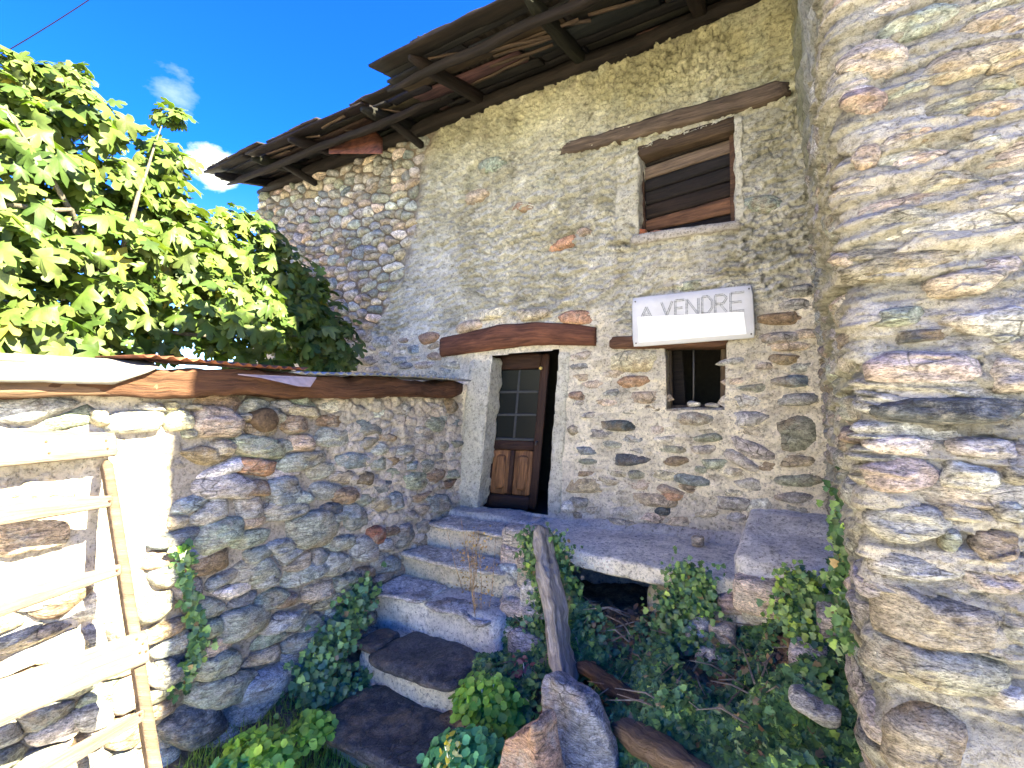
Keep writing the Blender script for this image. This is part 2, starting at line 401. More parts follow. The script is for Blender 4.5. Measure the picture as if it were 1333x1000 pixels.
def angular_px(cx, cy, w, h, ang, rnd, n=22):
    m = rnd.randint(6, 8); a = R(ang); t0 = rnd.uniform(0, 1); pts = []
    for i in range(m):
        t = 2*math.pi*(i+t0+rnd.uniform(-.28, .28))/m; ct, st = math.cos(t), math.sin(t)
        r = (abs(ct)**4+abs(st)**4)**(-.25)*rnd.uniform(.88, 1.12); x, y = ct*r*w/2, -st*r*h/2
        pts.append((cx+x*math.cos(a)+y*math.sin(a), cy-x*math.sin(a)+y*math.cos(a)))
    P = np.array(pts); Q = np.roll(P, -1, 0); P = np.stack([P*.86+Q*.14, P*.14+Q*.86], 1).reshape(-1, 2)
    Q = np.vstack([P, P[:1]]); s = np.concatenate([[0], np.cumsum(np.hypot(*(np.diff(Q, axis=0).T)))]); t = np.linspace(0, s[-1], n, endpoint=False)
    return [tuple(q) for q in np.stack([np.interp(t, s, Q[:, 0]), np.interp(t, s, Q[:, 1])], 1)]
def stone_geo(poly, W, lift, rings, seed, base=-.02, amp=.006, tilt=.05, freq=14, p=3.5, lay=2.5, facet=0.):
    """poly in wall coords; W(u,v,d)->xyz ; domed irregular stone"""
    rnd = random.Random(seed); poly = np.asarray(poly); c = poly.mean(0); n = len(poly); V = []; F = []
    ta, tb = rnd.uniform(-tilt, tilt), rnd.uniform(-tilt, tilt)
    off = np.array([rnd.uniform(-.15, .15), rnd.uniform(-.15, .15)])*(poly.max(0)-poly.min(0))
    for s in rings:
        q = c+(poly-c)*s+off*(1-s)
        d = base+(lift-base)*(1-min(1., s)**p)**.5 if s <= 1 else base
        u, v = q[:, 0], q[:, 1]
        nz = fbm(u*freq+seed, v*freq*lay, None, 3, seed % 997)
        dd = d+(ta*(u-c[0])+tb*(v-c[1]))*(1-s*.5)+nz*amp*(1.3-s*.6)
        if facet: dd = dd+facet*(worley((u+v*.3)*6+seed, v*14, seed % 97)[2]-.5)*(1-s**4)
        V.append(np.stack([u, v, dd], 1))
    ext = poly.max(0)-poly.min(0); V = np.concatenate(V)
    for _ in range(4):
        th = rnd.uniform(0, 6.28); sl = rnd.uniform(.35, 1.1)*max(0, lift-base)/max(.02, min(ext)); k0 = rnd.uniform(.1, .5)*(lift-base)*.9
        pl_ = lift+k0-sl*((V[:, 0]-c[0])*math.cos(th)+(V[:, 1]-c[1])*math.sin(th)); V[:, 2] = np.minimum(V[:, 2], np.maximum(pl_, base))
    V = [V, np.array([[c[0]+off[0], c[1]+off[1], V[-n:, 2].mean()]])]
    m = len(rings)
    for r in range(m-1):
        for i in range(n): F.append([r*n+i, r*n+(i+1) % n, (r+1)*n+(i+1) % n, (r+1)*n+i])
    for i in range(n): F.append([(m-1)*n+i, (m-1)*n+(i+1) % n, m*n])
    V = np.concatenate(V); return W(V[:, 0], V[:, 1], V[:, 2]), F
def inpoly(x, y, poly):
    r = np.zeros(np.shape(x), bool); n = len(poly)
    for i in range(n):
        x1, y1 = poly[i]; x2, y2 = poly[(i+1) % n]
        c = ((y1 > y) != (y2 > y)) & (x < (x2-x1)*(y-y1)/((y2-y1) or 1e-9)+x1); r ^= c
    return r
def grid_wall(name, W, us, vs, dfun, tfun, hole, mat, parent):
    U, Vv = np.meshgrid(us, vs); Wm = W
    P0 = W(U.ravel(), Vv.ravel(), np.zeros(U.size)); px, py = proj(P0)
    d = dfun(U.ravel(), Vv.ravel(), px, py); P = Wm(U.ravel(), Vv.ravel(), d)
    T = tfun(U.ravel(), Vv.ravel(), px, py)
    nu, nv = len(us), len(vs); I = np.arange(nu*nv).reshape(nv, nu)
    Fq = np.stack([I[:-1, :-1], I[:-1, 1:], I[1:, 1:], I[1:, :-1]], -1).reshape(-1, 4)
    if hole is not None:
        c = P0[Fq].mean(1); k = ~hole(c); Fq = Fq[k]
    return mesh(name, P, Fq, mat, parent, True, T)
def put_stones(items, wall, W, mat, parent_for_kids, limit=300, name='stone'):
    """items: (size, V, F, tint, mat)"""
    items.sort(key=lambda a: -a[0])
    for s, V, F, t, m in items[:limit]:
        c = V.mean(0); o = mesh(name, V-c, F, m or mat, None, True, t, center=False); o.parent = parent_for_kids; o.location = Vector(c)-parent_for_kids.location if parent_for_kids.parent is None else Vector(c)
    if len(items) > limit:
        b = Bag()
        for s, V, F, t, m in items[limit:]: b.add(V, F, t)
        o = b.build(name+'_filling', mat, parent_for_kids); tag(o, kind='stuff')

# ============================================================ THE HOUSE
YF = 4.5
house = empty('stone_house', (0, 0, 0))
tag(house, 'old rubble stone house with a ragged timber roof, ajar brown door and two small windows', 'house')
def WF(u, v, d): return np.stack([u, YF-d, v], -1)
def Fp(px, py, d=0.): p = onY(px, py, YF-d); return p[0], p[2]
def quadF(c): return [Fp(*q) for q in c]
DOOR = [(641, 463), (728, 455), (713, 670), (621, 664)]
WIN1 = [(831, 196), (956, 152), (959, 292), (832, 310)]
WIN2 = [(866, 452), (946, 448), (944, 533), (868, 535)]
def zr(y): return 3.5-.25*(YF-y)           # underside of the roof boards
HOLES = [quadF(q) for q in (DOOR, WIN1, WIN2)]
def rot_uv(u, v, a): return u*math.cos(a)+v*math.sin(a), -u*math.sin(a)+v*math.cos(a)
def cob_mask(px, py):
    xb = np.interp(py, [120, 180, 260, 340, 400, 430], [600, 572, 556, 525, 505, 470])
    return np.where(py < 440, sst(xb-px, -14, 10), 0)
def low_mask(px, py):          # stone courses showing
    yb = np.interp(px, [440, 520, 600, 790, 840, 985, 1070], [425, 450, 418, 402, 445, 400, 355])
    return sst(py-yb, -12, 16)
def fac_d(u, v, px, py):
    wob = fbm(u*2.3, v*2.3, None, 3, 5)*22
    cob = cob_mask(px+wob, py+wob*.5); low = low_mask(px, py+wob)*(1-cob)
    ur, vr = rot_uv(u, v, .12)
    w1 = fbm(u*5, v*5, None, 3, 1); w2 = fbm(u*5+9, v*5, None, 3, 2)
    f1, f2, cid = worley(ur/.15+w1*.9, vr/.085+w2*.9, 3)
    g1, g2, _ = worley(ur/.06+w2, vr/.034+w1*1.3, 4)
    k1, kc, kx, ky = flakes(ur/.13+w1*1.1, vr/.062+w2*1.1, 3); q1, qc, qx, qy = flakes(ur/.055+w2*1.2, vr/.030+w1*1.2, 14)
    rough = -ky*.048+(kc-.5)*.040*kx+(kc-.5)*.036-np.clip(k1-.5, 0, 1)*.05 + (-qy*.020+(qc-.5)*.018) + fbm(u*24, v*34, None, 5, 6, .65)*.030
    mor = fbm(u*14, v*22, None, 5, 8, .65)*.024+fbm(u*45, v*60, None, 3, 9)*.010+.008
    cb = -.035+fbm(u*20, v*20, None, 3, 12)*.012
    big = fbm(u*.9, v*.9, None, 3, 14)*.03
    rough = rough*(.95+.75*np.clip(fbm(u*1.3, v*1.6, None, 3, 63)*2, -.7, .45))
    d = rough*(1-cob-low)+mor*low+cb*cob+big+.008
    return np.where((px > 590) & (px < 748) & (py > 452) & (py < 675), np.minimum(d, .0), d)
def fac_t(u, v, px, py):
    n = fbm(u*1.6, v*1.6, None, 4, 21); n2 = fbm(u*5, v*5, None, 4, 22)
    wob = fbm(u*2.3, v*2.3, None, 3, 5)*22
    cob = cob_mask(px+wob, py+wob*.5)[:, None]; low = (low_mask(px, py+wob))[:, None]
    base = np.array([.67, .65, .58]); mos = np.array([.49, .455, .29]); brn = np.array([.23, .19, .13])
    c = np.tile(base, (len(u), 1))
    m = sst(v+n*.7+.30*np.clip(u+2, 0, 2), 2.2, 3.6)[:, None]; c = c*(1-m)+mos*m
    g = sst(n2+n*.5, .15, .6)[:, None]*.45; c = c*(1-g)+np.array([.36, .37, .29])*g
    c = c*(1-low)+np.array([.70, .645, .54])*low
    c = c*(1-cob)+np.array([.20, .165, .13])*cob
    ed = sst(py, 640, 690)[:, None]*.4; c = c*(1-ed)+np.array([.55, .49, .43])*ed
    yl = (sst(n2, .1, .5)*sst(v, -.2, .3)*sst(-v, -2.4, -1.8))[:, None]*.35; c = c*(1-yl)+np.array([.46, .38, .24])*yl
    ur, vr = rot_uv(u, v, .12); w1 = fbm(u*5, v*5, None, 3, 1); w2 = fbm(u*5+9, v*5, None, 3, 2); k1, kc, kx, ky = flakes(ur/.13+w1*1.1, vr/.062+w2*1.1, 3)
    c = c*(1+(kc-.5)*.30)[:, None]; st_ = (sst(fbm(u*7, v*.7, None, 4, 64), .05, .4)*sst(v, .9, 3.2))[:, None]*.38*(1-cob); c = c*(1-st_)+np.array([.30, .28, .20])*st_; sn = ((kc > .93) & (k1 < .5))[:, None]*.5*(1-cob); c = c*(1-sn)+np.array([.36, .31, .25])*sn
    return c*(1+n2[:, None]*.22)
def fac_hole(c):
    r = np.zeros(len(c), bool)
    for h in HOLES: r |= inpoly(c[:, 0], c[:, 2], h)
    return r
facade = grid_wall('wall', WF, np.arange(-7.45, .46, .0125), np.arange(-2.45, 3.56, .0125), fac_d, fac_t, fac_hole, MORTAR, house)
facade['label'] = 'rough lime rendered front wall with bare cobbles and courses of stone'

HAND_F = [  # px, py, w, h, angle, colour, lift  (photo pixels, measured)
 (812,554,78,17,-2,'slate',.045),(816,598,66,18,0,'slate',.045),(1040,564,62,52,0,'green',.035),(980,585,75,24,-25,'lav',.03),(965,600,60,18,-30,'lav',.03),
 (824,470,66,34,4,'tan',.03),(827,497,52,17,2,'orange',.035),(842,518,70,20,0,'pink',.03),(905,545,60,20,0,'grey',.03),(975,545,66,22,2,'lav',.04),
 (1030,497,66,20,0,'blue',.045),(1035,520,70,18,0,'grey',.04),(1022,468,50,16,0,'brown',.03),(1015,440,70,16,2,'grey',.03),(1020,415,72,18,4,'brown',.03),
 (640,408,50,16,12,'cream',.04),(690,410,60,18,4,'tan',.035),(755,413,60,20,0,'orange',.03),(610,425,40,16,16,'pink',.03),(733,318,44,15,22,'orange',.025),(760,302,26,12,10,'pink',.02),
 (762,587,36,14,0,'blue',.03),(765,601,30,10,0,'green',.02),(770,540,40,10,0,'grey',.03),(760,632,62,22,0,'tan',.035),(850,650,80,20,-4,'tan',.03),(873,646,44,14,0,'orange',.03),
 (865,664,30,14,0,'slate',.03),(900,625,52,16,-10,'blue',.03),(928,604,44,16,0,'green',.03),(950,655,66,22,-4,'grey',.03),(1035,600,66,20,0,'tan',.035),(1040,625,72,22,0,'green',.03),
 (1035,648,60,18,0,'grey',.03),(920,570,50,14,0,'green',.03),(880,600,40,14,0,'brown',.02),(830,617,26,14,0,'green',.03),(800,680,70,14,-4,'pink',.02),(755,654,40,16,0,'grey',.03),
 (995,265,60,26,3,'green',.02),(680,270,34,14,10,'brown',.015),(620,255,34,18,20,'tan',.02),(640,215,40,20,14,'green',.02),(900,372,60,14,6,'green',.012),
 (1040,380,50,18,6,'grey',.02),(560,440,34,18,10,'orange',.03),(540,455,26,14,10,'blue',.03),(520,470,30,12,5,'grey',.03),(478,470,30,14,5,'tan',.03),(500,445,30,16,5,'grey',.03),
 (748,560,20,16,0,'tan',.02),(752,515,26,14,0,'brown',.02),(760,492,34,12,0,'pink',.02),(742,660,24,18,0,'white',.03)]
def to_wall(W_inv, pts): return np.array([W_inv(*p) for p in pts])
items = []; HP = []
rnd = random.Random(3)
for i, (cx, cy, w, h, a, c, lf) in enumerate(HAND_F):
    lf += .038; pl = np.array([Fp(*q) for q in angular_px(cx, cy, w, h, a, rnd, 18)]); HP.append((cx, cy, w*.5, h*.5, a))
    V, F = stone_geo(pl, WF, lf, (1, .93, .78, .5, .25), 100+i, base=-.03, amp=.012, freq=16, facet=.01)
    items.append((w*h*1.0, V, F, jit(PAL[c]), None))
def hits(px, py, L):
    for cx, cy, w, h, a in L:
        ca, sa = math.cos(R(a)), math.sin(R(a)); dx, dy = px-cx, py-cy
        if ((dx*ca-dy*sa)/(w+3))**2+((dx*sa+dy*ca)/(h+1.5))**2 < 1: return True
    return False
for ui, (u0, u1, v0, v1, su, sv, seed, reg) in enumerate([(-7.42, -3.9, -.3, 3.52, .19, .105, 5, 'cob'), (-5.6, .2, -1.35, 1.35, .27, .088, 6, 'low')]):
    rnd = random.Random(seed)
    for k_, cell in enumerate(voronoi_cells(u0, u1, v0, v1, su, sv, seed, drop=.24 if reg == 'cob' else .10, jitter=.44 if reg == 'cob' else .34)):
        c = cell.mean(0); px, py = proj(np.array([c[0], YF, c[1]])); px, py = float(px), float(py)
        wob = float(fbm(np.array([c[0]*2.3]), np.array([c[1]*2.3]), None, 3, 5)[0])*22
        cm_ = float(cob_mask(np.array(px+wob), np.array(py+wob*.5)))
        if c[1] > zr(YF)-.05: continue
        if reg == 'cob' and cm_ < .5: continue
        if reg == 'low' and (cm_ > .3 or float(low_mask(np.array(px), np.array(py+wob))) < .6 or rnd.random() < .03): continue
        if (590 < px < 752 and 420 < py < 690) or (770 < px < 985 and 355 < py < 462 ) or (858 < px < 955 and 440 < py < 545): continue
        if reg == 'low' and hits(px, py, HP): continue
        if reg == 'cob':
            pl = round_poly(cell, .005, 10, rnd, .10, .2, 1); V, F = stone_geo(pl, WF, rnd.uniform(.015, .05), (1, .88, .62, .3), seed*1000+k_, base=-.045, amp=.006, tilt=.15, p=2.4)
            t = jit(PAL[rnd.choice(['grey', 'grey', 'green', 'blue', 'green', 'tan', 'lav', 'pink', 'white', 'grey', 'white', 'lav', 'cream'] if rnd.random() < .8 else ['grey'])], .3)
            items.append((float(np.ptp(cell[:, 0])*np.ptp(cell[:, 1]))*4000*min(1, (5.5/abs(c[0]-1))), V, F, t, PEB))
        else:
            pl = round_poly(cell, .004, 14, rnd, .06, .18, 1); V, F = stone_geo(pl, WF, rnd.uniform(.034, .056), (1, .97, .88, .6, .3), seed*1000+k_, base=-.03, amp=.010, freq=18, tilt=.08)
            t = jit(PAL[rnd.choice(['grey', 'green', 'tan', 'tan', 'brown', 'pink', 'lav', 'blue', 'white', 'cream'])], .25)
            t = tuple(x*.68+sum(t)/3*.12+.09*k_ for x, k_ in zip(t, (1.1, 1, .8)))
            items.append((float(np.ptp(cell[:, 0])*np.ptp(cell[:, 1]))*9000, V, F, t, None))
put_stones(items, facade, WF, PEB, facade, 298)

# other sides of the house, closed and dark inside
def sheet(name, pts, mat, parent=None, t=.3, nrm=(0, 0, 1), tint=(1, 1, 1)):
    P = np.array(pts, float); n = np.array(nrm, float)*t; V = np.vstack([P, P+n]); k = len(P)
    F = [list(range(k))[::-1], list(range(k, 2*k))]+[[i, (i+1) % k, (i+1) % k+k, i+k] for i in range(k)]
    return mesh(name, V, F, mat, parent, False, tint, V)
sheet('side_wall', [(-7.42, 4.56, -2.45), (-7.42, 9, -2.45), (-7.42, 9, 3.4), (-7.42, 6.7, 4.0), (-7.42, 4.56, 3.46)], MORTAR, house, .4, (1, 0, 0), (.4, .37, .31))
sheet('back_wall', [(-7.42, 9.02, -2.45), (1.5, 9.02, -2.45), (1.5, 9.02, 3.4), (-7.42, 9.02, 3.4)], MORTAR, house, .4, (0, -1, 0), (.4, .37, .31))
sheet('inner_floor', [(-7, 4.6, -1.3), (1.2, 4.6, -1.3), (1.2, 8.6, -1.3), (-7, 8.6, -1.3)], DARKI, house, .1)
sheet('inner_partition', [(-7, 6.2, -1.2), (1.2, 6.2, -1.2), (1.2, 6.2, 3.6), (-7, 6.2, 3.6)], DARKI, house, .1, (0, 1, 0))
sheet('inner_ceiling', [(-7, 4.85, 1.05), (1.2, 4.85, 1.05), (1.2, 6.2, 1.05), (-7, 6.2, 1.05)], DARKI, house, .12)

# plaster reveals round the openings -------------------------------------
def reveal(name, q, widths, dep, tint, proud=.012, amp=.008, mat=MORTAR, taper=0.0):
    """q: opening corners TL,TR,BR,BL in wall coords; widths of bands L,T,R,B"""
    tl, tr, br, bl = [np.array(a) for a in q]
    def w3(p, y): return (p[0], y, p[1])
    y0, y1 = YF-proud, YF+dep
    out = []
    if widths[0]: out.append(('L', tl, bl, np.array([-widths[0], 0])))
    if widths[2]: out.append(('R', tr, br, np.array([widths[2], 0])))
    for s, a, b, off in out:
        if s == 'L': C = [w3(b+off, y0), w3(b, y0), w3(b+[taper, 0], y1), w3(b+off, y1), w3(a+off, y0), w3(a, y0), w3(a+[taper, 0], y1), w3(a+off, y1)]
        else: C = [w3(b, y0), w3(b+off, y0), w3(b+off, y1), w3(b-[taper, 0], y1), w3(a, y0), w3(a+off, y0), w3(a+off, y1), w3(a-[taper, 0], y1)]
        ob(name, C, MORTAR if mat is None else mat, house, tint, n=(8, 10, 36), k=14, amp=amp, freq=7, amp2=.003, freq2=35)
    return y1
dq, wq, sq = HOLES
reveal('door_jamb', dq, (.30, 0, .13, 0), .26, (.58, .56, .48), .018, .03)
reveal('window_jamb', wq, (.22, 0, .06, 0), .20, (.60, .57, .47), .022, .03, taper=.03)
reveal('window_jamb', sq, (.05, 0, .05, 0), .22, (.5, .44, .34), .012, .014)
def pxbox(pts_top, pts_bot, y0, y1, side='F'):
    """prism: front polygon TL,TR / BL,BR given in px on facade, from y0(front) to y1(back)"""
    (a, b), (c, d) = pts_top, pts_bot
    A, B, C_, D = [np.array(onY(*p, YF)) for p in (a, b, c, d)]
    def s(p, y): return (p[0], y, p[2])
    return np.array([s(C_, y0), s(D, y0), s(D, y1), s(C_, y1), s(A, y0), s(B, y0), s(B, y1), s(A, y1)])
# sills and thresholds
ob('window_sill', pxbox(((818, 308), (968, 288)), ((820, 321), (968, 298)), YF-.06, YF+.22), MORTAR, house, (.5, .46, .42), n=(16, 4, 3), amp=.012, freq=9)
ob('window_sill', pxbox(((862, 532), (950, 530)), ((862, 545), (950, 544)), YF-.02, YF+.24), STONE, house, (.38, .37, .34), n=(10, 4, 3), amp=.01, freq=9)
# lintels
def lint(pt, pb, y0, y1, mat, **kw): return ob('lintel', pxbox(pt, pb, y0, y1), mat, house, kw.pop('tint', (1, 1, 1)), **kw)
la = lint(((729, 192), (1030, 103)), ((731, 207), (1031, 127)), YF-.06, YF+.24, BEAMG, n=(30, 5, 5), k=12, amp=.03, freq=2.2, amp2=.008, freq2=18)
# curved oak lintel above the door: segments follow its bow
V = []; b = Bag()
top = [(577, 440), (610, 433), (650, 424), (700, 420), (745, 422), (777, 427)]; bot = [(577, 465), (610, 460), (650, 455), (700, 450), (745, 450), (777, 450)]
def loft(top, bot, y0, y1, nseg=6):
    T = [onY(*p, YF) for p in top]; B = [onY(*p, YF) for p in bot]; V = []; G = []; F = []
    ns = (len(T)-1)*nseg; prof = [(0, .1), (.12, 0), (.5, -.01), (.88, 0), (1, .12), (1, .5), (1, 1), (0, 1)]
    for i in range(ns+1):
        f = i/nseg; j = min(int(f), len(T)-2); f -= j
        t = T[j]*(1-f)+T[j+1]*f; bb = B[j]*(1-f)+B[j+1]*f
        for h, dpt in prof:
            p = bb*(1-h)+t*h; V.append((p[0], y0+(y1-y0)*dpt, p[2])); G.append((p[0]-T[0][0], h*.2, dpt*.2))
    V = np.array(V); k = len(prof); seed = 5
    V += np.stack([fbm(V[:, 0]*4, V[:, 2]*40, V[:, 1]*20, 3, 31+i) for i in range(3)], 1)*[.0, .016, .014]
    for i in range(ns):
        for a in range(k): F.append([i*k+a, (i+1)*k+a, (i+1)*k+(a+1) % k, i*k+(a+1) % k])
    F.append(list(range(k))); F.append([ns*k+a for a in range(k)][::-1])
    return V, F, G
V, F, G_ = loft(top, bot, YF-.07, YF+.25)
o = mesh('lintel', V, F, BEAM, house, True, (1.25, 1.0, 1.0), G_); o['label'] = 'bowed reddish brown timber lintel above the door'
V, F, G_ = loft([(830, 190), (880, 172), (956, 148)], [(830, 206), (880, 190), (957, 166)], YF+.0, YF+.3)
mesh('lintel', V, F, BEAMG, house, True, (.7, .65, .6), G_)
lint(((792, 440), (952, 430)), ((792, 456), (952, 452)), YF-.055, YF+.24, BEAM, n=(16, 4, 4), k=10, amp=.012, freq=4, amp2=.005, freq2=20)

# upper window: boarded shutter ------------------------------------------
YS = YF+.13
def FS(px, py, y=YS): p = onY(px, py, y); return p
def board(name, a, b, c, d, y0, th, mat, par, tint=(1, 1, 1), **kw):
    A, B, C_, D = [onY(*p, y0) for p in (a, b, c, d)]; s = lambda p, y: (p[0], y, p[2])
    Cc = np.array([s(C_, y0), s(D, y0), s(D, y0+th), s(C_, y0+th), s(A, y0), s(B, y0), s(B, y0+th), s(A, y0+th)])
    kw = {**dict(n=(10, 2, 4), k=16, amp=.004, freq=6, amp2=.001), **kw}
    return ob(name, Cc, mat, par, tint, **kw)
bk = board('shutter', (828, 190), (964, 145), (826, 318), (966, 300), YS+.06, .03, ROOFW, house, (.5, .4, .4)); bk['label'] = 'boarded wooden shutter filling the upper window'
ys = [(205, 163, 'd', (.5, .45, .45)), (219, 178, 'd', (.7, .6, .55)), (236, 196, 't', (1, 1, 1)), (252, 213, 'd', (.8, .8, .85)), (269, 233, 'd', (.8, .75, .75)), (288, 253, 'd', (1, .8, .7)), (303, 277, 'r', (1, 1, 1)), (315, 293, 'd', (.6, .5, .5))]
for i in range(len(ys)-1):
    l0, r0, kd, tn = ys[i+1][0], ys[i+1][1], ys[i+1][2], ys[i+1][3]; l1, r1 = ys[i][0], ys[i][1]
    y = YS+.02-(.015 if kd in 'tr' else 0)
    board('board', (834, l1+1), (957, r1+1), (834, l0-.5), (958, r0-.5), y, .03, {'d': ROOFW, 't': BEAMG, 'r': BEAM}[kd], bk, tuple(x*({'t': 1.5, 'r': 1.1}.get(kd, 1.3)) for x in tn))
for x0, x1 in ((829, 837), (949, 959)):
    board('shutter_frame', (x0, 205-(x0-833)*.36), (x1, 205-(x1-833)*.36), (x0+2, 312-(x0-833)*.16), (x1+3, 312-(x1-833)*.16), YS-.03, .05, BEAMG, bk, (.8, .6, .5), n=(3, 3, 14))

# small window under the sign: frame, iron bar ---------------------------
wf = Bag()
YW = YF+.14
for a, b_, c, d in (((866, 452), (874, 452), (868, 534), (875, 534)), ((938, 450), (947, 450), (937, 533), (945, 533)), ((866, 448), (947, 446), (866, 456), (947, 454)), ((866, 528), (946, 526), (866, 535), (946, 533))):
    A, B, C_, D = [onY(*p, YW) for p in (a, b_, c, d)]; s = lambda p, y: (p[0], y, p[2])
    V, F, Gr = block(np.array([s(C_, YW), s(D, YW), s(D, YW+.05), s(C_, YW+.05), s(A, YW), s(B, YW), s(B, YW+.05), s(A, YW+.05)]), n=(4, 2, 6), k=12, amp=.004, freq=8)
    wf.add(V, F, (.9, .9, .85), Gr[:, [2, 1, 0]])
win2 = wf.build('window_frame', BEAMG, house)
p0, p1 = onY(903, 445, YW-.02), onY(903, 536, YW-.02)
V, F = tube([p0, p1], .008, 8); mesh('window_bar', V, F, IRON, win2)
p = onY(880, 500, YW+.12); board('curtain', (875, 455), (888, 455), (875, 530), (893, 530), YW+.14, .02, ROOFW, win2, (1.2, 1.1, 1))

# the door leaf -----------------------------------------------------------
YD = YF+.20
hx = float(onY(628, 560, YD)[0]); topz = float(onY(640, 462, YD)[2]); botz = float(onY(660, 664, YD)[2])
DW, DH = .80, topz-botz
M_door = Matrix.Translation((hx-.02, YD, botz)) @ Matrix.Rotation(R(7), 4, 'Z')
lean = .095    # old frame leans to the right
def dl(x, y, z):
    v = M_door @ Vector((x*.87+lean*z, y, z)); return (v.x, v.y, v.z)
def dbox(x0, x1, z0, z1, y0=0., y1=.045): return np.array([dl(x, y, z) for x, y, z in boxc(x0, x1, y0, y1, z0, z1)])
fb = Bag()
def addb(bag, C, tint=(1, 1, 1), vert=False, **kw):
    V, F, Gr = block(C, **{**dict(n=(4, 2, 4), k=16, amp=.003, freq=6), **kw}); bag.add(V, F, tint, Gr[:, [2, 1, 0]] if vert else Gr)
zt = DH; zg0 = DH*.44; zg1 = DH*.90; zp0 = DH*.09; zp1 = DH*.38
for x0, x1 in ((0, .10), (.68, .79)): addb(fb, dbox(x0, x1, 0, zt), vert=True)
for z0, z1 in ((0, zp0), (zp1, zg0), (zg1, zt)): addb(fb, dbox(.10, .68, z0, z1, .002, .043))
addb(fb, dbox(.36, .42, zp0, zp1, .002, .043), vert=True)
door = fb.build('door', DOORW, house); door['label'] = 'dark brown half glazed door standing ajar'
for i, (x0, x1) in enumerate(((.105, .36), (.42, .675))):
    pb = Bag(); addb(pb, dbox(x0, x1, zp0, zp1, .02, .035), vert=True); addb(pb, dbox(x0+.05, x1-.05, zp0+.06, zp1-.06, .004, .03), (1, 1, 1), True, k=6)
    pb.build('panel', PEEL, door)
zm = (zg0+zg1)/2; zs = [zg0, zg0+(zg1-zg0)*.36, zg0+(zg1-zg0)*.68, zg1]
mb = Bag()
addb(mb, dbox(.375, .405, zg0, zg1, .008, .035), (3, 3.3, 3.6), True)
for z in zs[1:3]: addb(mb, dbox(.105, .675, z-.014, z+.014, .006, .033), (3, 3.3, 3.6))
addb(mb, dbox(.105, .675, zg0, zg0+.03, -.004, .033), (3, 3.3, 3.6))
mb.build('muntin', m_plain('dull_grey_paint', (.035, .038, .042), .7), door)
for j in range(3):
    for x0, x1 in ((.10, .38), (.40, .68)):
        V, F, Gr = block(dbox(x0, x1, zs[j]+.01, zs[j+1]-.01, .018, .022), n=(1, 1, 1), k=0, amp=0); mesh('pane', V, F, GLASS, door, False, (1, 1, 1))
fr = Bag()
addb(fr, np.array([(a, b, c) for a, b, c in [(hx-.11, YD-.04, botz), (hx-.03, YD-.04, botz), (hx-.03, YD+.06, botz), (hx-.11, YD+.06, botz), (hx-.09+lean*DH, YD-.04, topz+.03), (hx-.02+lean*DH, YD-.04, topz+.03), (hx-.02+lean*DH, YD+.06, topz+.03), (hx-.09+lean*DH, YD+.06, topz+.03)]]), (1.3, 1.2, 1.1), True, n=(3, 3, 12))
fr.build('door_frame', DOORW, house)
V, F = tube([dl(.0, -.05, .72), dl(-.012, -.055, .62), dl(-.025, -.05, .50), dl(-.03, -.045, .42)], [.010, .014, .012, .006], 8); mesh('door_rope', V, F, YEL, door)
V, F = tube([dl(.73, -.0, .78), dl(.73, -.05, .78), dl(.73, -.055, .74)], .009, 8); mesh('door_handle', V, F, IRON, door)
V, F = tube([dl(.70, -.01, DH*.9), dl(.70, -.04, DH*.9)], .018, 10); mesh('door_knob', V, F, YEL, door)

# roof ---------------------------------------------------------------------
roof_b = Bag()
def zt_(y): return zr(y)
# wall plate logs
V, F, Gr = block(beamc((-7.4, YF-.02, 3.47), (-.0, YF-.04, 3.50), .14, .13), n=(40, 3, 3), k=5, amp=.035, freq=2.5, amp2=.01, freq2=14); roof_b.add(V, F, (1, .85, .75), Gr)
roof = roof_b.build('roof', ROOFW, house); roof['label'] = 'ragged overhanging timber roof with rusty sheets'
rr = random.Random(8)
def yo(x): return 3.15 if x > -3.38 else 3.62
x = -7.15
while x < .1:
    out = yo(x)+rr.uniform(.02, .1)
    C = beamc((x+rr.uniform(-.06, .06), out, zr(out)+.075+rr.uniform(-.02, .01)), (x, 6.6, zr(6.6)+.07), rr.uniform(.09, .13), .12)
    ob('rafter', C, ROOFW, roof, tuple(rr.uniform(.45, .9)*k_ for k_ in (1, .85, .75)), n=(16, 3, 3), k=7, amp=.02, freq=3)
    x += rr.uniform(.8, 1.25)
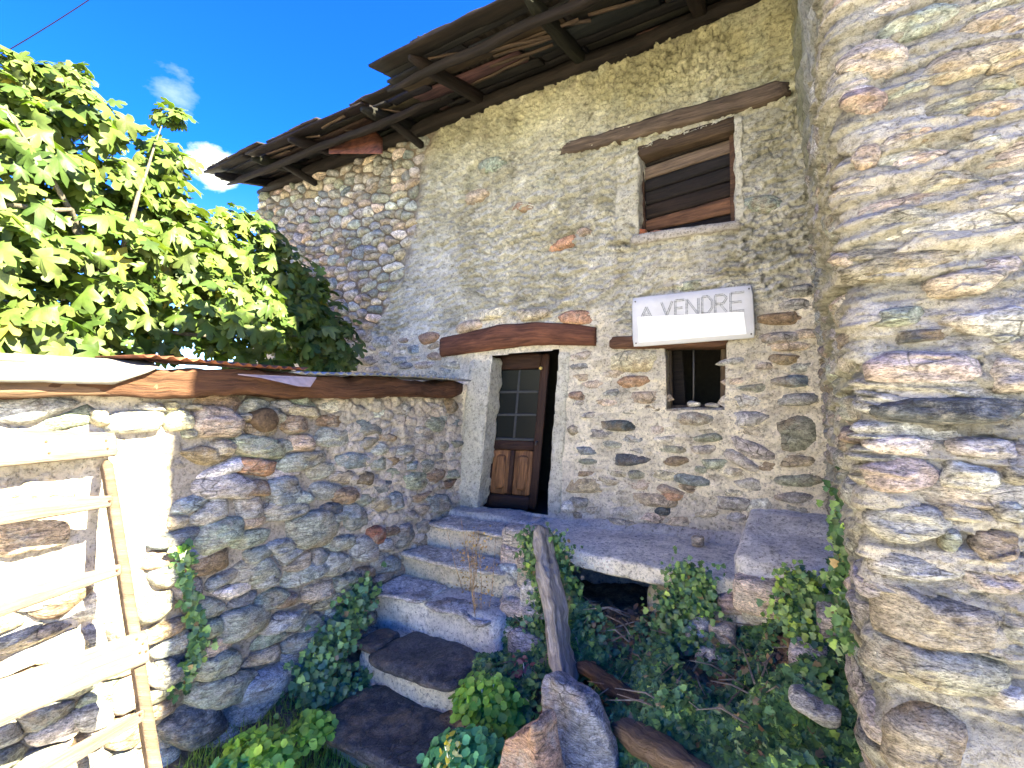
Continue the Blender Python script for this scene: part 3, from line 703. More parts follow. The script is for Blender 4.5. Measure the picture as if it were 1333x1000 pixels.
# purlin under the far edge and knee struts
for (xa, xb, y, zo) in ((-3.45, .12, 3.42, -.0), (-7.2, -3.2, 3.9, -.02)):
    ob('purlin', beamc((xa, y, zr(y)-.02+zo), (xb, y+.04, zr(y)+.0+zo), .07, .07), ROOFW, roof, (.8, .6, .5), n=(30, 3, 3), k=6, amp=.035, freq=2.2)
for x in (-5.9, -3.9):
    ob('strut', beamc((x, YF-.02, 3.0+.25), (x-.1, yo(x)+.35, zr(yo(x)+.35)), .07, .08), ROOFW, roof, (.8, .7, .6), n=(8, 2, 2), k=8, amp=.015, freq=4)
for sec, (xa, xb) in enumerate(((-7.32, -3.35), (-3.42, .15))):
    y = yo(xa+.1)
    row = 0
    while y < 5.0:
        w = rr.uniform(.12, .26); xx = xa+rr.uniform(-.22, .15)
        while xx < xb:
            ln = rr.uniform(.9, 2.4); xe = min(xx+ln, xb+.02)
            lt = rr.random(); tn = (1.0, 1.0, 1.05) if lt < .5 else ((3.5, 2.7, 2.1) if lt < .66 else ((6, 4.9, 3.9) if lt < .80 else (1.0, 1.25, 1.45)))
            if row == 0: tn = (1.0, .8, .7)
            a = (xx, y+w/2+rr.uniform(-.03, .03), zr(y+w/2)+.15+rr.uniform(-.012, .012)); b_ = (xe-rr.uniform(0, .05), y+w/2+rr.uniform(-.03, .03), zr(y+w/2)+.15+rr.uniform(-.01, .01))
            if xe-xx > .1: ob('roof_board', beamc(a, b_, w*rr.uniform(.8, .97), .024, up=(0, -.25, 1)), ROOFW, roof, tuple(t*rr.uniform(.8, 1.2) for t in tn), n=(8, 3, 1), k=0, amp=.014, freq=5)
            xx = xe+rr.uniform(.0, .04)
        y += w+rr.choice([.004, .01, .02]); row += 1
# tin sheets on top, ragged ends
def corr(x0, x1, y0, y1, zoff, par, mat, n=60, ry=0., name='roof_sheet', m=10):
    us = np.linspace(0, 1, n); vs = np.linspace(0, 1, m); V = []
    for v in vs:
        for u in us:
            X = x0+(x1-x0)*u; Y = y0+(y1-y0)*v
            if v == 0: Y += rr.uniform(-.02, .035)
            Z = zr(Y)+zoff+.011*math.sin(X*2*math.pi/.076)+ry*(u-.5)+.02*math.sin(X*1.7+Y*2)
            V.append((X, Y+.03*math.sin(X*9), Z))
    I = np.arange(n*m).reshape(m, n); Fq = np.stack([I[:-1, :-1], I[:-1, 1:], I[1:, 1:], I[1:, :-1]], -1).reshape(-1, 4)
    o = mesh(name, V, Fq, mat, par, True, (1, 1, 1)); md = o.modifiers.new('thickness', 'SOLIDIFY'); md.thickness = .003; return o
x = -7.45
i = 0
while x < .1:
    w = rr.uniform(.75, 1.1); y0 = yo(x+.4)+rr.uniform(.08, .22)
    corr(x, min(x+w, .2), y0, 6.75, .20+(i % 2)*.025+rr.uniform(0, .02), roof, DTIN, ry=rr.uniform(-.03, .03)); x += w-.07; i += 1
for i in [0, 1, 3, 4, 6, 8, 9, 12, 13]:      # second coverings: loose boards and bark slabs on the edge
    x = -7.2+i*.48+rr.uniform(-.1, .1); y = yo(x)+rr.uniform(.05, .14)
    ob('edge_slab', beamc((x, y, zr(y)+.175), (x+rr.uniform(.3, 1.0), y+rr.uniform(-.06, .05), zr(y)+.18+rr.uniform(-.01, .02)), rr.uniform(.06, .2), .022, up=(0, -.2, 1)), ROOFW, roof, (1.8, 1.5, 1.3), n=(10, 3, 1), k=0, amp=.02, freq=7)
sheet('back_slope', [(-7.5, 6.6, 4.05), (.2, 6.6, 4.05), (.2, 9.3, 3.4), (-7.5, 9.3, 3.4)], DTIN, roof, .05)
for i in range(34):      # end grain of split laths hanging
    x = rr.uniform(-7, .0); y = yo(x)+rr.uniform(.1, 1.1)
    if y > 4.4: continue
    ob('hanging_lath', beamc((x, y, zr(y)+.13), (x+rr.uniform(.2, .8), y+rr.uniform(-.1, .1), zr(y)+.08), .035, .012), ROOFW, roof, (6, 4.8, 3.6), n=(5, 1, 1), k=0, amp=.01, freq=6)
# rusty curved sheet tucked between wall head and eave
V = []; nA = 14
for j in range(10):
    for i in range(nA):
        u = i/(nA-1); v = j/9; p = onY(428+u*70, 200-math.sin(u*math.pi)*0-v*(42*math.sin(.45+u*2.2)), YF-.62+.4*v+.12*math.sin(u*3)); V.append(p)
I = np.arange(nA*10).reshape(10, nA); Fq = np.stack([I[:-1, :-1], I[:-1, 1:], I[1:, 1:], I[1:, :-1]], -1).reshape(-1, 4)
o = mesh('rusty_sheet', V, Fq, RUST, roof, True, (1, 1, 1)); md = o.modifiers.new('thickness', 'SOLIDIFY'); md.thickness = .004

# ============================================================ sale sign
YG = YF-.085
sg = [onY(*p, YG) for p in ((822, 388), (980, 370), (984, 440), (823, 452))]
def sgn(u, v, y=0.): p = (sg[0]*(1-u)+sg[1]*u)*(1-v)+(sg[3]*(1-u)+sg[2]*u)*v; return (p[0], p[1]-y, p[2])
C = [sgn(0, 1), sgn(1, 1), sgn(1, 1, -.022), sgn(0, 1, -.022), sgn(0, 0), sgn(1, 0), sgn(1, 0, -.022), sgn(0, 0, -.022)]
sign = ob('sale_sign', C, PAINT, None, n=(12, 2, 6), k=30, amp=.003, freq=3)
tag(sign, 'white hand lettered A VENDRE board fixed on the wall above the small window', 'sign')
def sp(name, o): o.location = Vector(); return o
sign_c = sign.location.copy()
def sub(name, V, F, mat, par, **kw):
    return mesh(name, np.asarray(V), F, mat, par, kw.get('smooth', False), (1, 1, 1))
LET = dict(A=[((0, 1), (.5, 0)), ((.5, 0), (1, 1)), ((.22, .62), (.78, .62))], V=[((0, 0), (.5, 1)), ((.5, 1), (1, 0))],
           E=[((0, 0), (0, 1)), ((0, 0), (1, 0)), ((0, .5), (.8, .5)), ((0, 1), (1, 1))], N=[((0, 1), (0, 0)), ((0, 0), (1, 1)), ((1, 1), (1, 0))],
           D=[((0, 0), (0, 1)), ((0, 0), (.6, 0)), ((.6, 0), (1, .3)), ((1, .3), (1, .7)), ((1, .7), (.6, 1)), ((.6, 1), (0, 1))],
           R=[((0, 0), (0, 1)), ((0, 0), (.7, 0)), ((.7, 0), (1, .2)), ((1, .2), (.7, .5)), ((.7, .5), (0, .5)), ((.4, .5), (1, 1))])
def spx(px, py, y):        # point on the board from a photo pixel
    p = onY(px, py, YG); return (p[0], YG-y, p[2])
xs = [('A', 834, 849, 400, 416), ('V', 861, 875, 393, 411), ('E', 879, 891, 391, 411), ('N', 894, 909, 389, 410), ('D', 914, 927, 386, 408), ('R', 931, 946, 384, 407), ('E', 951, 969, 381, 405)]
for ch, x0, x1, y0, y1 in xs:
    b = Bag()
    for (a, c) in LET[ch]:
        for off in (-1.0, 1.0):
            sl = -.10
            P_ = [np.array((x0+(x1-x0)*q[0], y0+(y1-y0)*q[1]+sl*(x1-x0)*(q[0]-.5))) for q in (a, c)]
            d = P_[1]-P_[0]; L = np.linalg.norm(d); nrm = np.array((-d[1], d[0]))/L; w = .46
            q4 = [P_[0]+nrm*(off-w), P_[1]+nrm*(off-w), P_[1]+nrm*(off+w), P_[0]+nrm*(off+w)]
            V = [spx(*q, .0015) for q in q4]+[spx(*q, .0045+.0004*off) for q in q4]
            V = [tuple(np.array(v)) for v in V]
            b.add(V, [[0, 1, 2, 3], [4, 5, 6, 7], [0, 1, 5, 4], [1, 2, 6, 5], [2, 3, 7, 6], [3, 0, 4, 7]])
    o = b.build('letter', INK, sign, False)
q4 = [(830, 413), (968, 406), (972, 435), (832, 446)]  # added white patch blanking out the lower lettering, not paint on the board
V = [spx(*q, -.002) for q in q4]+[spx(*q, .0068) for q in q4]
mesh('blank_patch', V, [[3, 2, 1, 0], [4, 5, 6, 7], [0, 1, 5, 4], [1, 2, 6, 5], [2, 3, 7, 6], [3, 0, 4, 7]], BLANKW, sign, False)

for px, py in ((827, 393), (975, 376), (978, 435), (828, 447)):
    p = np.array(spx(px, py, .0)); V, F = tube([p+np.array([0, .01, 0]), p-np.array([0, .006, 0])], .007, 8); mesh('screw', V, F, IRON, sign)
# ============================================================ right building
rb = empty('stone_building', (0, 0, 0)); tag(rb, 'tall neighbouring building of layered grey and pink schist at the right edge', 'building')
YR = 1.9; RC = .055; AA = RC*math.pi/4
def xshift(y, z):
    xn = np.interp(z, [-2.4, -1, 1.3, 4], [.225, .20, .150, .10]); xf = np.interp(z, [-2.4, -.7, 3.35], [.28, .26, .09]); return xn+(xf-xn)*(y-YR)/(YF-YR)
def WR(s, v, d):
    s, v, d = np.broadcast_arrays(np.asarray(s, float), np.asarray(v, float), np.asarray(d, float))
    th = np.clip((s+AA)/(2*AA), 0, 1)*math.pi/2; nx, ny = -np.cos(th), -np.sin(th)
    x = RC+RC*nx+np.where(s > AA, s-AA, 0); y = YR+RC+RC*ny+np.where(s < -AA, -s-AA, 0)
    x = x+xshift(y, v)
    return np.stack([x+nx*d, y+ny*d, v], -1)
def FR(px, py):
    p = onY(px, py, YR-.01); return p[0]-xshift(YR, p[2])-RC+AA, p[2]
def rw_d(u, v, px, py):
    w = fbm(u*3, v*5, None, 3, 46); k1, kc, kx, ky = flakes(u/.30+w*.5, (v+w*.04)/.062, 33)
    d = (kc-.5)*.036-ky*.022+(kc-.5)*kx*.03+fbm(u*5, v*12, None, 5, 41, .62)*.042+.004+fbm(u*12, v*80, None, 3, 42)*.012
    apr = sst(-v, .84, .96)*sst(u, -.05, .1)
    d = d*(1-apr*.7)+apr*(.03+.10*sst(-v, .9, 1.5))
    return d+fbm(u*1.2, v*1.5, None, 2, 44)*.03
def rw_t(u, v, px, py):
    n = fbm(u*2, v*3, None, 4, 51); n2 = fbm(u*7, v*16, None, 4, 52); w = fbm(u*3, v*5, None, 3, 46); k1, kc, kx, ky = flakes(u/.30+w*.5, (v+w*.04)/.062, 33)
    a = np.array([.39, .375, .35]); b = np.array([.29, .28, .245]); c = np.tile(a, (len(u), 1)); m = sst(n2, -.1, .45)[:, None]*.6
    c = c*(1-m)+b*m; r = sst(-u, .02, .15)[:, None]*.75; c = c*(1-r)+np.array([.34, .34, .28])*r
    g = (sst(-u, 1.2, 2.4)*sst(v, .8, 2.2))[:, None]*.7; c = c*(1-g)+np.array([.2, .19, .08])*g
    c = c*(1+((kc-.5)*.75*(v > -.84)*(1-sst(k1, .5, .9)))[:, None]); wm = ((kc > .7) & (v > -.84))[:, None]*.35; c = c*(1-wm)+np.array([.38, .34, .30])*wm
    return c*(1+n[:, None]*.2)
HU = 2.2
us = np.concatenate([np.arange(-2.75, -.3, .016), np.arange(-.3, 1.35, .0075), np.arange(1.35, HU, .03)])
rwall = grid_wall('wall', WR, us, np.arange(-2.45, 1.75, .0085), rw_d, rw_t, None, MORTAR, rb)
up = grid_wall('upper_wall', WR, np.arange(-2.75, HU, .05), np.arange(1.74, 4.37, .05), rw_d, rw_t, None, MORTAR, rb)
sheet('end_wall', [(2.1, YR+.05, -2.45), (6, YR+.05, -2.45), (6, YR+.05, 4.35), (2.1, YR+.05, 4.35)], MORTAR, rb, .4, (0, 1, 0), (.4, .37, .33))
sheet('roof', [(.22, 1.96, 4.31), (6.2, 1.96, 4.31), (6.2, 9, 4.31), (.22, 9, 4.31)], ROOFW, rb, .08)
sheet('side_wall', [(.31, 4.7, -2.45), (.31, 9, -2.45), (.31, 9, 4.31), (.31, 4.7, 4.31)], MORTAR, rb, .3, (1, 0, 0), (.4, .37, .33))
HAND_R = [ (1140,80,92,44,10,'tan',.05),(1128,135,70,30,12,'red',.055),(1310,75,70,34,15,'orange',.04),(1290,146,110,26,14,'orange',.035),(1240,94,84,17,9,'slate',.035),
 (1200,30,120,26,22,'blue',.045),(1290,28,110,24,20,'grey',.035),(1190,112,100,16,17,'blue',.03),(1215,175,150,18,14,'grey',.045),(1300,108,90,14,12,'green',.035),
 (1185,215,110,18,16,'white',.04),(1280,190,110,18,12,'lav',.045),(1130,205,40,34,35,'orange',.04),(1200,178,36,14,10,'tan',.05),(1225,238,200,24,13,'grey',.055),(1180,285,120,22,12,'green',.045),
 (1290,262,130,20,9,'white',.04),(1300,300,100,18,8,'grey',.04),(1215,312,130,16,8,'blue',.035),(1255,366,112,36,9,'pink',.05),(1305,345,60,22,6,'lav',.03),
 (1165,412,90,24,6,'green',.045),(1300,410,80,26,3,'lav',.045),(1200,436,150,15,4,'slate',.035),(1297,442,90,12,0,'grey',.03),(1198,480,160,50,1,'pink',.065),(1318,488,60,46,0,'pink',.05),
 (1230,536,214,34,-1,'slate',.075),(1180,580,110,26,-3,'white',.05),(1285,585,110,24,-3,'lav',.04),(1170,618,100,48,-2,'pink',.06),(1262,625,80,44,-4,'white',.05),(1322,612,40,40,0,'green',.04),
 (1180,680,120,50,-4,'grey',.06),(1247,667,70,22,-8,'tan',.045),(1236,701,28,32,0,'blue',.06),(1295,712,70,40,-10,'brown',.045),(1185,737,150,32,-6,'lav',.05),(1285,758,110,26,-8,'grey',.045),
 (1215,808,178,70,-12,'brown',.075),(1318,820,50,44,-10,'green',.05),(1216,868,190,50,-13,'green',.08),(1306,905,70,34,-15,'grey',.05),(1203,970,104,86,-2,'brown',.07),
 (1310,665,44,30,-4,'grey',.04),(1090,330,20,60,65,'orange',.04)]
items = []; HPR = []; rnd = random.Random(12)
RT = dict(grey=(.42, .41, .39), green=(.34, .35, .28), blue=(.33, .36, .37), tan=(.52, .43, .33), pink=(.54, .43, .36), orange=(.52, .39, .28), red=(.44, .27, .20), slate=(.085, .11, .135), white=(.58, .56, .52), brown=(.34, .28, .21), lav=(.49, .46, .47), cream=(.6, .53, .43), dark=PAL['dark'])
RT = {k: tuple((x*.6+sum(c)/3*.4)*.76 for x in c) for k, c in RT.items()}
for i, (cx, cy, w, h, a, c, lf) in enumerate(HAND_R):
    pl = np.array([FR(*q) for q in angular_px(cx, cy, w*1.10, h*1.14, a, rnd, 32)]); HPR.append((cx, cy, w*.42, h*.45, a))
    # roughen the outline with real corners
    c0 = pl.mean(0); ang = np.arctan2(pl[:, 1]-c0[1], pl[:, 0]-c0[0]); pl = c0+(pl-c0)*(1+.09*fbm(np.cos(ang)*2+i*9, np.sin(ang)*2, None, 3, i))[:, None]
    V, F = stone_geo(pl, WR, lf*.95, (1, .96, .9, .8, .68, .55, .42, .3, .16), 300+i, base=-.04, amp=.020, freq=8, tilt=.12, p=5, lay=4, facet=.02)
    items.append((w*h, V, F, jit(RT[c], .1), None))
rnd = random.Random(77)
for k_, cell in enumerate(voronoi_cells(-2.6, 1.2, -1.6, 1.65, .38, .080, 9, drop=.16)):
    c = cell.mean(0); P = WR(c[0], c[1], 0.); px, py = proj(P); px, py = float(px), float(py)
    if c[0] > .02 and (hits(px, py, HPR) or c[1] < -.82 or px > 1400): continue
    if c[0] < -.3 and rnd.random() < .2: continue
    pl = round_poly(cell, .005, 20, rnd, .05, .16, 1)
    V, F = stone_geo(pl, WR, rnd.uniform(.022, .045), (1, .95, .8, .6, .35), 5000+k_, base=-.03, amp=.012, freq=11, tilt=.15, lay=3, facet=.008)
    t = jit(RT[rnd.choice(['grey', 'grey', 'green', 'white', 'lav', 'lav', 'brown', 'tan', 'blue', 'cream'])], .2)
    items.append((float(np.ptp(cell[:, 0])*np.ptp(cell[:, 1]))*9000, V, F, t, None))
put_stones(items, rwall, WR, STONE_NEAR, rwall, 298)

# ============================================================ left garden wall
gw = empty('garden_wall', (0, 0, 0)); tag(gw, 'low mortared rubble garden wall running from the left edge to the door', 'wall')
XL = -3.31
def WL(u, v, d): u, v, d = np.broadcast_arrays(np.asarray(u, float), np.asarray(v, float), np.asarray(d, float)); return np.stack([XL+d+np.clip(-v-1.2, 0, 2)*.06, u, v], -1)
def FL(px, py, d=.02): p = onX(px, py, XL+d); return p[1], p[2]
def lw_d(u, v, px, py):
    a = fbm(u*12, v*16, None, 5, 71, .6)*.028; f1, f2, cid = worley(u/.17+a*8, v/.10, 72)
    b = (sst(f2-f1, 0, .35)-.6)*.03+(cid-.5)*.03
    smooth = sst(255-px-(py-550)*.28, -20, 40)*sst(860-py, -30, 30)
    dry = sst(430-px, -30, 30)*sst(px-225, -20, 20)
    d = a+b*.7*(1-smooth)-.062*np.maximum(dry, sst(py, 690, 740)*.7)*(1-smooth)
    d = d*(1-smooth*.62)+fbm(u*40, v*50, None, 3, 73)*.006
    return d+fbm(u*1.1, v*1.3, None, 2, 74)*.035
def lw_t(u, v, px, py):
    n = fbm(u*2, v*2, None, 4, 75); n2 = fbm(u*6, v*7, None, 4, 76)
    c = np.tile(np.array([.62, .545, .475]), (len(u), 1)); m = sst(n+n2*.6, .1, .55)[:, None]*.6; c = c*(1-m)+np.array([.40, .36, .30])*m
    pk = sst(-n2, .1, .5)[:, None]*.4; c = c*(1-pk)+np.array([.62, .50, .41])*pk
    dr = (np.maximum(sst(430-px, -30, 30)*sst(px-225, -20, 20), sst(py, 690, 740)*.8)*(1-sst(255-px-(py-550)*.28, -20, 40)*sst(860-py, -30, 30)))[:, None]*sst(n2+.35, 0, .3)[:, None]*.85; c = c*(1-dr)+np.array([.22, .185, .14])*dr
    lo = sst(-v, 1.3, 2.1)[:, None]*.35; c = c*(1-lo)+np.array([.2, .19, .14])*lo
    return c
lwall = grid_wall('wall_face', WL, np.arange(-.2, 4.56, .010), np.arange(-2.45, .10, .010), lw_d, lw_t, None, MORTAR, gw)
sheet('wall_core', [(XL-.50, -6, -2.45), (XL-.03, -6, -2.45), (XL-.03, 4.4, -2.45), (XL-.50, 4.4, -2.45)], MORTAR, gw, 2.47, (0, 0, 1), (.42, .36, .3))
HAND_L = [ (288,549,74,46,-3,'pink',.10),(338,582,74,30,-8,'green',.07),(332,607,62,24,-4,'orange',.07),(289,584,40,22,0,'tan',.06),(294,632,84,36,0,'lav',.07),(286,695,84,38,28,'green',.09),
 (408,690,72,44,12,'green',.08),(372,640,50,42,10,'blue',.06),(392,602,70,26,14,'grey',.05),(328,660,34,36,0,'grey',.05),(372,668,70,24,16,'grey',.06),(450,645,40,24,5,'brown',.06),
 (465,672,34,36,20,'blue',.05),(438,663,30,18,0,'slate',.04),(517,652,20,26,0,'blue',.05),(574,655,32,26,10,'blue',.05),(493,698,24,28,0,'red',.05),(478,715,36,34,0,'grey',.05),(435,570,46,26,0,'grey',.03),
 (465,600,50,22,4,'blue',.035),(505,570,26,12,0,'brown',.03),(545,625,34,26,0,'green',.035),(552,565,26,22,0,'grey',.04),(565,552,30,20,0,'green',.05),(588,528,18,20,0,'brown',.05),(530,532,22,16,0,'grey',.04),
 (385,552,40,24,8,'brown',.06),(400,535,60,16,-5,'tan',.06),(395,577,34,26,0,'tan',.05),(250,565,22,16,0,'grey',.05),
 (176,548,78,32,4,'white',.08),(232,548,42,32,0,'cream',.07),(200,530,50,14,-4,'white',.07),(225,528,26,14,0,'tan',.07),(258,530,34,10,2,'grey',.06),(130,545,26,24,0,'tan',.09),
 (225,745,60,34,25,'grey',.04),(270,735,70,30,20,'brown',.05),(330,745,70,34,12,'green',.05),(205,790,60,36,25,'green',.06),(215,822,70,18,25,'brown',.05),
 (318,812,84,38,26,'green',.09),(355,780,60,20,24,'green',.05),(395,748,70,24,20,'grey',.06),(370,712,40,18,10,'grey',.05),(440,735,50,30,10,'grey',.05),
 (283,865,70,34,26,'green',.08),(362,812,60,20,25,'lav',.06),(345,890,104,36,28,'lav',.11),(288,898,100,40,22,'green',.10),(250,942,90,42,24,'slate',.10),(318,925,90,26,26,'grey',.09),(285,965,96,34,24,'grey',.10),
 (420,770,56,22,18,'tan',.05),(455,760,44,28,10,'green',.06),(440,805,34,36,20,'green',.07),(395,835,60,20,28,'green',.06),(215,880,50,34,20,'grey',.07),(165,905,60,40,22,'pink',.07),(120,930,60,40,22,'grey',.07),
 (150,820,36,30,20,'tan',.09),(90,845,110,20,18,'cream',.05),(40,690,110,60,8,'pink',.05),(60,780,90,30,15,'white',.04),(505,735,40,20,8,'blue',.05),(530,690,30,20,8,'blue',.05),(60,640,80,26,4,'tan',.05)]
items = []; HPL = []; rnd = random.Random(15)
for i, (cx, cy, w, h, a, c, lf) in enumerate(HAND_L):
    pl = np.array([FL(*q) for q in angular_px(cx, cy, w*1.06, h*1.06, a, rnd, 24)]); HPL.append((cx, cy, w*.42, h*.42, a))
    if pl[:, 1].max() > .12: pl[:, 1] -= pl[:, 1].max()-.12
    c0 = pl.mean(0); ang = np.arctan2(pl[:, 1]-c0[1], pl[:, 0]-c0[0]); pl = c0+(pl-c0)*(1+.10*fbm(np.cos(ang)*2+i*9, np.sin(ang)*2, None, 3, i+40))[:, None]
    V, F = stone_geo(pl[::-1], WL, lf, (1, .95, .86, .7, .5, .3, .15), 700+i, base=-.05, amp=.020, freq=8, tilt=.22, p=4.5, lay=3, facet=.018)
    items.append((w*h, V, F, jit(tuple(q*1.05 for q in PAL[c]), .15), None))
rnd = random.Random(78)
for k_, cell in enumerate(voronoi_cells(.3, 4.5, -2.3, .06, .22, .105, 19, drop=.14)):
    c = cell.mean(0); P = WL(c[0], c[1], 0.); px, py = proj(P); px, py = float(px), float(py)
    if hits(px, py, HPL): continue
    sm = px < 255-(py-550)*.28 and py < 780
    if sm and c[1] < -.12: continue
    if px > 440 and py < 690 and rnd.random() < .35: continue
    pl = round_poly(cell, .004, 18, rnd, .05, .16, 1)
    pl = pl[::-1]
    V, F = stone_geo(pl, WL, rnd.uniform(.015, .055), (1, .93, .78, .5, .25), 8000+k_, base=-.04, amp=.012, freq=11, tilt=.2, lay=2, facet=.012)
    t = jit(tuple(q*1.0 for q in PAL[rnd.choice(['grey', 'grey', 'green', 'green', 'blue', 'tan', 'brown', 'white', 'lav'])]), .3)
    items.append((float(np.ptp(cell[:, 0])*np.ptp(cell[:, 1]))*9000, V, F, t, None))
put_stones(items, lwall, WL, STONE, lwall, 298)
# round log end built into the wall
p = onX(350, 547, XL+.09); V, F = tube([p-np.array([.5, .05, 0]), p-np.array([.02, 0, 0]), p], [.085, .085, .078], 20)
c = V.mean(0); V = V+np.stack([fbm(V[:, 0]*9, V[:, 1]*12, V[:, 2]*12, 3, i) for i in range(3)], 1)*.012
o = mesh('log_end', V, F, BEAMG, gw, True, (1.2, 1.1, .9), V*np.array([1, 1, 1])); 

# beam, tin sheets and pale boards lying on the garden wall
bm = ob('timber_beam', beamc((XL+.0, .1, .135), (XL+.03, 4.34, .19), .30, .17), BEAM, None, (.8, .72, .68), n=(90, 6, 5), k=8, amp=.05, freq=2.6, amp2=.014, freq2=16)
tag(bm, 'long split red-brown timber beam lying along the top of the low wall', 'beam')
pb = ob('timber_plank', beamc((XL+.10, .3, .09), (XL+.11, 1.62, .115), .08, .10), PALW, None, (1.1, .8, .6), n=(20, 3, 3), k=8, amp=.02, freq=3); tag(pb, 'short pale weathered timber on the wall top under the white board', 'timber')
def flat_sheet(name, pts, t, mat, **kw):
    C = np.array([pts[0], pts[1], pts[2], pts[3]]+[tuple(np.array(q)+[0, 0, t]) for q in pts[:4]]); return ob(name, C, mat, None, **kw)
fs = ob('white_board', [onX(-60, 497, XL+.20), onX(150, 502, XL+.20), (XL-.25, 1.45, .27), (XL-.25, .4, .24), onX(-60, 469, XL+.19), onX(214, 477, XL+.19), (XL-.25, 1.45, .30), (XL-.25, .4, .27)], FLASH, None, n=(20, 4, 3), k=20, amp=.012, freq=4)
tag(fs, 'sunlit white board capping the left end of the low wall', 'board')
def corrY(name, y0, y1, x0, x1, z0, z1, zt, mat, n=110, m=8, amp=.011, label=None):
    V = []
    for j in range(m):
        for i in range(n):
            u = i/(n-1); v = j/(m-1); Y = y0+(y1-y0)*u; X = x0+(x1-x0)*v; Z = (z0+(z1-z0)*u)+(zt)*v+amp*math.sin(Y*2*math.pi/.076)+.012*math.sin(Y*2.3)*(1-v)
            V.append((X+.012*math.sin(Y*5)*(1-v), Y, Z))
    I = np.arange(n*m).reshape(m, n); Fq = np.stack([I[:-1, :-1], I[:-1, 1:], I[1:, 1:], I[1:, :-1]], -1).reshape(-1, 4)
    o = mesh(name, V, Fq, mat, None, True, (1, 1, 1)); md = o.modifiers.new('thickness', 'SOLIDIFY'); md.thickness = .004; tag(o, label, 'metal sheet'); return o
corrY('corrugated_sheet', 2.2, 4.36, XL+.25, XL-.5, .262, .30, .03, TIN, label='grey corrugated tin sheet covering the wall top beside the doorway')
corrY('corrugated_sheet', 1.25, 2.3, XL+.22, XL-.5, .285, .295, .03, RUST, 60, label='rusty corrugated sheet covering the middle of the low wall')
V = [onX(310, 488, XL+.20), onX(412, 492, XL+.24), onX(404, 504, XL+.30), onX(388, 503, XL+.30), onX(340, 492, XL+.24)]
V = np.array(V); V2 = V+np.array([-.004, 0, .006]); o = mesh('bent_flap', np.vstack([V, V2]), [[0, 1, 2, 3, 4], [9, 8, 7, 6, 5]]+[[i, (i+1) % 5, (i+1) % 5+5, i+5] for i in range(5)], m_plain('flaking_painted_tin', (.50, .36, .30), .6, .2), None, False)
tag(o, 'bent flap of flaking tin curling over the edge of the beam', 'metal flap')

# ============================================================ ground
def make_ground():
    us = np.concatenate([-np.geomspace(400, 8, 24), np.arange(-7.5, 7.6, .25), np.geomspace(8, 400, 24)]); U, Vv = np.meshgrid(us, us)
    Z = -2.35+fbm(U*.8, Vv*.8, None, 3, 81)*.05; I = np.arange(U.size).reshape(U.shape)
    Fq = np.stack([I[:-1, :-1], I[:-1, 1:], I[1:, 1:], I[1:, :-1]], -1).reshape(-1, 4)
    o = mesh('ground', np.stack([U.ravel(), Vv.ravel(), Z.ravel()], 1), Fq, GROUND, None, True, center=False); tag(o, kind='structure')
make_ground()
o = sheet('garden_terrace', [(-60, -20, -1.2), (XL-.45, -20, -1.2), (XL-.45, 4.2, -1.2), (-7.5, 4.2, -1.2), (-7.5, 30, -1.2), (-60, 30, -1.2)], GROUND, None, .02); tag(o, kind='structure')
CP = np.array([(-1.95, 3.5, -1.66), (-1.2, 3.5, -1.56), (-.5, 3.5, -1.55), (.15, 3.4, -1.28), (-1.9, 4.4, -1.72), (-1.2, 4.4, -1.65), (-.4, 4.4, -1.5), (.2, 4.4, -1.3),
 (-1.95, 3.0, -1.88), (-1.2, 2.9, -1.82), (-.5, 2.8, -1.68), (.15, 2.8, -1.36), (-1.9, 2.4, -2.2), (-1.1, 2.3, -2.12), (-.5, 2.2, -1.92), (.05, 2.2, -1.55), (.2, 1.95, -1.6),
 (-1.9, 1.7, -2.38), (-.8, 1.6, -2.36), (0, 1.6, -2.2), (.5, 1.5, -2.3), (-1.5, 1.0, -2.40), (.5, .9, -2.40), (-2.1, 2, -2.4), (-2.2, 3, -2.3), (1., 1.4, -2.38), (.5, 2.6, -1.5), (.5, 4., -1.3)])
def mound(x, y):
    x = np.asarray(x, float); y = np.asarray(y, float); w = 0; s = 0
    for a, b, c in CP: k = 1/(((x-a)**2+(y-b)**2)+.015)**1.7; w = w+k; s = s+k*c
    return s/w+fbm(x*5, y*5, None, 4, 83)*.06
U, Vv = np.meshgrid(np.arange(-2.25, .45, .025), np.arange(1.0, 4.5, .025)); Z = mound(U, Vv)
I = np.arange(U.size).reshape(U.shape); Fq = np.stack([I[:-1, :-1], I[:-1, 1:], I[1:, 1:], I[1:, :-1]], -1).reshape(-1, 4)
o = mesh('earth_bank', np.stack([U.ravel(), Vv.ravel(), Z.ravel()], 1), Fq, SOIL, None, True, center=False); tag(o, kind='structure')
# grass floor left of the steps
U, Vv = np.meshgrid(np.arange(-3.4, -1.7, .04), np.arange(.8, 3.1, .04)); Z = -2.30+.10*sst(Vv, 2.2, 3.0)+.22*sst(-U, 2.9, 3.3)+fbm(U*4, Vv*4, None, 3, 84)*.03
I = np.arange(U.size).reshape(U.shape); Fq = np.stack([I[:-1, :-1], I[:-1, 1:], I[1:, 1:], I[1:, :-1]], -1).reshape(-1, 4)
o = mesh('grassy_floor', np.stack([U.ravel(), Vv.ravel(), Z.ravel()], 1), Fq, SOIL, None, True, center=False); tag(o, kind='structure')

